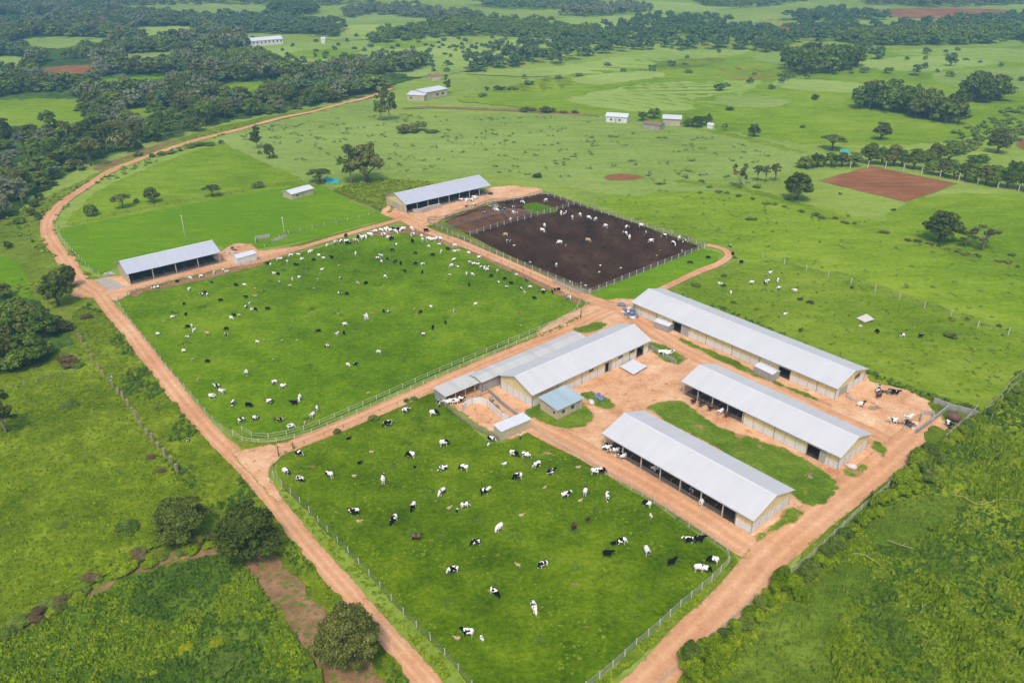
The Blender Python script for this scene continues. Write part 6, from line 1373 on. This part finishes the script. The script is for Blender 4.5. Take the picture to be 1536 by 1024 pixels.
for x, y, a, c_, p_, cf, lab in LOWC: cow(x, y, a + random.uniform(-8, 8), c_, p_, lab, calf=bool(cf), scale=1.0)
def zs(sx, sy, s, txt): return [(sx + float(a) / s, sy + float(b) / s, t) for a, b, t in (q.split(',') for q in txt.split())]
UP = zs(170, 330, 3.938, "450,412,w 527,447,p 547,432,d 557,447,w 580,372,p 635,478,d 420,500,d 725,388,d 775,387,w 838,405,t 785,458,d 840,455,t 810,498,w 783,517,p 822,532,w 840,532,d 912,528,d 430,562,d 370,567,t 352,577,w 300,597,t 465,630,w 440,633,d 480,655,w 265,678,w 442,695,p 668,682,p 670,647,d 697,583,w 715,565,d 745,568,t 558,675,t 853,725,w 892,708,c 998,713,c 1085,712,c 1268,750,p 1213,660,d 1325,677,w 1363,670,d 1368,620,w 1327,555,t 1495,575,w 1340,437,p 1382,440,d 1233,297,w 1342,345,p 1207,350,c 1333,268,c 1445,375,t 1495,375,d 1187,405,t 1100,343,w 1060,353,w 982,370,p 1045,395,t 950,320,w 975,323,d 1080,268,d 1185,240,d 1243,230,w 1215,213,w 1117,235,w 1095,210,w 1050,213,w 1030,248,w 990,233,w 970,240,w 1170,190,w 1160,195,w 1290,225,d 1265,152,w 1310,140,p 1340,135,p 1380,135,w 1385,145,d 1430,130,p 1455,105,w 1490,105,p 1520,95,w 1375,100,d 913,263,d 930,268,w 240,405,w 265,400,p 380,368,d 455,345,w 520,335,w 597,318,w 650,300,w 670,310,w")
UP += zs(170, 500, 3.938, "418,108,w 470,153,t 560,170,d 503,275,t 790,240,w 945,155,c 955,297,p 1005,320,w 613,320,p 643,352,w 587,380,w 710,420,p 802,432,d 925,412,p 1070,420,d 1103,390,w 1205,452,p 1178,492,w 1133,534,c 1050,560,w 990,520,p 840,510,p 757,520,p 1387,190,w 1430,188,d 1507,356,c")
UP += zs(530, 330, 3.938, "15,130,t 35,105,d 60,110,w 95,95,w 105,85,w 130,75,w 165,68,w 180,95,w 190,65,w 205,60,w 220,70,w 235,60,d 250,75,w 262,65,d 280,70,w 295,60,w 345,58,w 212,112,w 225,115,d 250,150,w 352,95,w 350,133,d 405,105,w 410,125,w 430,70,d 445,120,w 448,160,w 465,125,w 490,120,w 515,120,w 518,190,p 510,150,w 470,210,d 557,175,d 600,155,w 597,190,w 625,185,w 682,200,w 595,240,w 580,275,w 618,280,p 745,225,w 690,255,w 712,263,w 735,265,w 755,280,p 775,285,w 800,280,p 790,295,w 573,328,p 670,318,w 705,325,w 815,333,d 850,305,w 895,350,d 855,372,p 905,398,p 930,378,d 962,328,w 1025,362,p 995,410,p 1043,400,w 1010,433,w 1120,422,p 1122,432,d 1175,430,d 1190,415,d 1212,413,d 1068,465,d 1262,455,w 1280,460,w 725,500,w 460,517,w 358,527,t 397,548,d 210,546,p 180,543,d 78,565,w 78,588,w 595,542,p 470,639,d 545,610,d 412,679,p 153,784,w 190,337,w 165,215,w 145,230,p 168,250,w 200,228,d 248,250,d 280,260,d 365,200,d 370,262,d 410,265,w 408,312,d 305,305,d 685,385,d 15,200,w 230,182,d 990,625,t 30,375,t 75,375,d 1247,590,c")
PEN = zs(600, 240, 3, "435,232,w 450,225,d 485,207,d 510,243,w 530,252,w 480,280,t 497,275,w 300,190,w 325,187,w 345,175,w 565,190,w 550,195,p 655,187,w 625,185,w 725,243,p 745,243,w 795,225,w 850,265,w 878,272,w 755,278,w 775,265,w 810,252,w 553,305,w 650,300,w 640,322,w 475,343,t 487,372,w 513,385,w 553,418,w 718,377,w 745,382,w 793,370,w 845,367,t 925,303,w 950,293,w 1022,307,w 1012,333,w 1040,350,w 1032,352,w 1085,300,w 1115,312,w 1102,335,w 1130,370,w 1165,352,w 1190,347,p 1230,380,w 1225,402,w 1255,357,w 1283,370,w 1283,393,w 1268,413,w 1155,430,t 1170,405,t 900,475,w 897,505,w 915,505,w 992,490,w 703,475,w 660,478,d 585,460,w 765,549,w 785,554,w 815,555,w 835,566,w 812,440,w")
RGT = zs(1024, 200, 3, "390,633,w 380,667,w 372,678,p 427,665,w 430,700,w 503,713,w 168,682,w 215,719,w 310,675,w 457,819,w 875,896,d 988,914,p 1068,917,d 210,511,p 225,546,d 263,583,d 113,562,d")
code = {'w': ('white', 'mostly white'), 'p': ('patch', 'patched'), 'd': ('black', 'black'), 't': ('tan', 'cream'), 'c': ('tan', 'cream')}
allc = []
def area(px, py):
    if py < 430 and px > 690: return 'crowded along the road fence of the upper paddock', 'herd along the road fence'
    if py < 372 and px > 540: return 'in the crowd at the top corner of the upper paddock', 'crowd at the top corner'
    if py < 412 and px > 380: return 'in the line along the upper left edge of the upper paddock', 'line along the upper left edge'
    if py < 425 and px < 350: return 'in the strip between left barn and upper paddock', 'strip before the left barn'
    if py > 560: return 'in the lowest third of the upper paddock', 'lowest third of the upper paddock'
    if px < 420: return 'scattered in the left part of the upper paddock', 'left part of the upper paddock'
    return 'scattered in the middle and right of the upper paddock', 'middle and right of the upper paddock'
for x, y, t in UP: a = area(x, y); allc.append((x, y, t, a[0], a[1], .85 if y > 560 else .66 if y > 400 else .72))
for x, y, t in [q for j_, q in enumerate(PEN) if not (q[0] > 750 and j_ % 3 == 1 and q[2] == 'w')]: allc.append((x, y, t, 'standing on the dark soil of the feedlot' if x > 700 else 'in the small pens beside the far barn', 'feedlot cattle', random.choice([.36, .42, .5, .7])))
for x, y, t in RGT: allc.append((x, y, t, 'in the pasture right of the long barns', 'pasture right of the barns', .75))
allc.sort(key=lambda q: -q[1])
BUDGET = 298 - len([1 for q in LOWC if not q[5]]) - 56
NI = 0
MC = MB() 
spare = []
for x, y, t, where, grp, sc_ in allc:
    t = 'p' if (t == 'w' and 'feedlot' in grp and random.random() < .45) else t
    coat, word = code[t]; calf = t in 'c' or (t == 't' and random.random() < .5)
    if not calf and NI >= BUDGET: spare.append((x, y, t)); continue
    NI += 0 if calf else 1
    ps = random.choice(['graze', 'graze', 'stand', 'graze_turn']); a = random.choice([0, 20, 160, 180, 200, 340, 100, 260]) + random.uniform(-15, 15)
    cow(x, y + 1.5, a, coat, ps, ('cream calf ' if calf else word + ' cow ') + where.replace('standing on', 'on'), 'cattle: ' + grp + ', ' + ('calf' if calf else coat), calf=calf, scale=sc_)
# pen cattle too small and too many to keep apart
if spare:
    VV = []; FF = {}; 
    for t in set(q[2] for q in spare):
        me = COWM[(code[t][0], 'graze')]; V = np.zeros(len(me.vertices) * 3); me.vertices.foreach_get('co', V); V = V.reshape(-1, 3); F = [tuple(p.vertices) for p in me.polygons]
        mb = MB()
        for x, y, tt in spare:
            if tt != t: continue
            p = G(x, y + 1); a = random.uniform(0, 6.28); i = len(mb.v); ca, sa = math.cos(a), math.sin(a)
            mb.v += [(p.x + v[0] * ca - v[1] * sa, p.y + v[0] * sa + v[1] * ca, v[2]) for v in V.tolist()]; mb.f += [tuple(k + i for k in f) for f in F]
        o = mb.build('herd', 'coat_' + code[t][0], None, True); tag(o, 'remaining small cattle specks of the herd far down the feedlot and fence line', 'herd', kind='stuff')
# cattle under and around the barns
BC = [(q[0] / 3.339 + 880, q[1] / 3.339 + 580) for q in ((92, 308), (108, 318), (130, 330), (150, 328), (168, 352), (184, 358), (330, 402), (346, 418), (522, 532), (572, 590))]
for i, (x, y) in enumerate(BC): cow(x, y + 2, 215 + random.uniform(-15, 15) if i < 8 else 240, 'white' if i % 2 else 'patch', 'stand', 'white cow at the feed rail under the closest open barn' if i % 2 else 'patched cow at the feed rail under the closest open barn', 'cattle at the open barn rail, ' + ('white' if i % 2 else 'patched'), scale=.95)
for x, y in ((1040, 607), (1052, 611), (1066, 617), (1080, 623), (1090, 627)): cow(x, y, 220, 'brown' if x % 3 else 'white', 'stand', 'cow in the shade at the rail of the half-open middle barn', 'cattle at the middle barn rail', z=.28)
for i, (x, y) in enumerate(((700, 312), (712, 309), (735, 312), (742, 318), (757, 316), (770, 313), (780, 309), (726, 322), (775, 322), (762, 330))):
    cow(x, y, random.choice([0, 180, 210, 30]), 'patch' if i % 3 else 'brown', 'stand', 'patched cow crowded in the small pens of the feedlot' if i % 3 else 'brown cow crowded in the small pens of the feedlot', 'small pen cattle, ' + ('patched' if i % 3 else 'brown'), scale=.7)
yard = [(1316, 590, 60, 'patch', 'black and white cow at the left of the timber rack in the right yard'), (1318, 597, 40, 'brown', 'brown cow by the timber rack in the right yard'), (1342, 593, 340, 'black', 'black cow with white flank right of the timber rack'), (1290, 611, 10, 'bhead', 'white cow with black head alone in the right yard'), (1339, 636, 180, 'white', 'cream-white cow at the left of the trough group'), (1350, 637, 20, 'tan', 'cream cow in the middle of the trough group'), (1360, 632, 10, 'white', 'white cow at the top of the trough group'), (1362, 641, 300, 'brown', 'brown cow at the bottom of the trough group'), (1422, 641, 280, 'patch', 'patched cow standing inside the corner pen')]
for x, y, a, c_, lab in yard: cow(x, y, a, c_, 'stand', lab, scale=1.05)
sh_c = [(672, 606, 200, 'white'), (682, 605, 190, 'white'), (684, 603, 30, 'white'), (690, 603, 0, 'patch'), (659, 608, 260, 'patch')]
for i, (x, y, a, c_) in enumerate(sh_c): cow(x, y + 2, a, c_, 'stand', 'patched cow at the outer end of the cattle shelter' if i == 4 else 'cow under the open front of the cattle shelter', None if i == 4 else 'cattle under the shelter')
for x, y, l in ((992, 533, 'left'), (999, 535, 'middle'), (1004, 534, 'right')): cow(x, y, 0, 'white', 'stand', l + ' one of three white cows on the green patch by the steel rails')
for x, y, l in ((738, 604, 'upper'), (744, 612, 'lower')): cow(x, y, 300, 'tan', 'stand', l + ' cream cow in the narrow alley behind the curved wall')
for i, (x, y) in enumerate(((236, 402), (246, 400), (254, 399), (212, 408), (226, 404), (700, 303), (692, 303), (712, 299))):
    cow(x, y, 215, 'white', 'stand', 'white cow at the open front of the left barn' if i < 5 else 'white cow at the open front of the far barn', 'cattle at the left barn' if i < 5 else 'cattle at the far barn', scale=.95)
cow(283 / 1, 663.5, 270, 'patch', 'stand', 'small patched calf alone in the rough verge left of the road', calf=True)
# ------------------------------------------------------------------ the person by the feed shed
def person(px, py, label):
    p = G(px, py); e = empty('person', p, math.radians(200), label, 'person')
    b = MB(); b.ell((0, 0, 1.62), (.095, .08, .12), 10, 8); b.tube([(0, 0, 1.35), (0, 0, 1.55)], [.06, .055], 8); b.ell((0, 0, 1.2), (.13, .2, .3), 10, 8); b.ell((0, 0, .95), (.13, .17, .14), 10, 6)
    for s in (-1, 1):
        b.tube([(0, s * .2, 1.4), (.03, s * .27, 1.12), (.12, s * .24, .86), (.15, s * .23, .76)], [.055, .045, .035, .04], 8); b.tube([(0, s * .09, .95), (.02 * s, s * .1, .5), (0, s * .1, .08)], [.09, .06, .045], 8); b.ell((.06, s * .1, .04), (.13, .05, .04), 8, 4)
    me = remesh(b, .025, 'body', .5); me.materials.append(M['skin']); link('body', me, e)
    t = MB(); t.ell((0, 0, 1.2), (.155, .225, .33), 10, 8)
    for s in (-1, 1): t.tube([(0, s * .2, 1.42), (.03, s * .275, 1.12)], [.075, .065], 8)
    me = remesh(t, .03, 'shirt', .5); me.materials.append(M['shirt']); link('shirt', me, e)
    t = MB(); t.ell((0, 0, .94), (.15, .19, .15), 10, 6)
    for s in (-1, 1): t.tube([(0, s * .09, .95), (.02 * s, s * .1, .5), (0, s * .1, .1)], [.11, .085, .07], 8)
    me = remesh(t, .03, 'trousers', .5); me.materials.append(M['trousers']); link('trousers', me, e)
    h = MB(); h.ell((-.015, 0, 1.67), (.11, .095, .1), 10, 6); h.build('hair', 'frame_dark', e, True)
    e.scale = (1.08, 1.08, 1.08)
M['skin'] = plain_mat('skin', col(120, 84, 64), .6); M['shirt'] = plain_mat('white_shirt', col(220, 214, 222), .8, .05); M['trousers'] = plain_mat('navy_trousers', col(40, 46, 84), .8, .1)
person(780.5, 660, 'person in white shirt and navy trousers standing against the feed shed')
# ------------------------------------------------------------------ camera, light, air
cam = bpy.data.objects.new('camera', bpy.data.cameras.new('camera')); C.objects.link(cam)
cam.location = (0, 0, H); cam.rotation_euler = (PI / 2 - TH, 0, 0)
cam.data.sensor_width = 36; cam.data.lens = 36 * FPX / 1536; cam.data.clip_end = 12000; cam.data.clip_start = 1
bpy.context.scene.camera = cam
SUN_EL, SUN_AZ = math.radians(58), math.radians(-172)   # azimuth from +Y, towards +X
w = bpy.data.worlds.new('World'); bpy.context.scene.world = w; w.use_nodes = True
nt = w.node_tree; bg = nt.nodes['Background']; sky = nt.nodes.new('ShaderNodeTexSky'); sky.sky_type = 'NISHITA'; sky.sun_disc = False
sky.sun_elevation = SUN_EL; sky.sun_rotation = SUN_AZ; sky.air_density = 1.0; sky.dust_density = 4; sky.ozone_density = 1.0
nt.links.new(sky.outputs[0], bg.inputs[0]); bg.inputs[1].default_value = .13
sl = bpy.data.lights.new('sun', 'SUN'); sl.energy = 1.5; sl.angle = math.radians(9); sl.color = (1, .93, .82)
so = bpy.data.objects.new('sun', sl); C.objects.link(so)
dv = Vector((math.sin(SUN_AZ) * math.cos(SUN_EL), math.cos(SUN_AZ) * math.cos(SUN_EL), math.sin(SUN_EL)))
so.rotation_euler = dv.to_track_quat('Z', 'Y').to_euler(); so.location = (0, 0, 300)
hz = MB().box(-1850, 1850, -250, 3050, -12, 96).build('haze', None)
hm = bpy.data.materials.new('haze_air'); hm.use_nodes = True; hn = hm.node_tree; hn.nodes.clear()
ho = hn.nodes.new('ShaderNodeOutputMaterial'); hv = hn.nodes.new('ShaderNodeVolumePrincipled')
hv.inputs['Color'].default_value = (.32, .62, 1, 1); hv.inputs['Density'].default_value = .00038; hv.inputs['Anisotropy'].default_value = .2
hn.links.new(hv.outputs[0], ho.inputs['Volume']); hz.data.materials.append(hm); tag(hz, kind='stuff')
sc = bpy.context.scene
sc.view_settings.view_transform = 'Standard'; sc.view_settings.look = 'None'; sc.view_settings.exposure = .32; sc.view_settings.gamma = 1
sc.cycles.max_bounces = 6; sc.cycles.volume_bounces = 1; sc.cycles.diffuse_bounces = 3; sc.cycles.use_adaptive_sampling = True
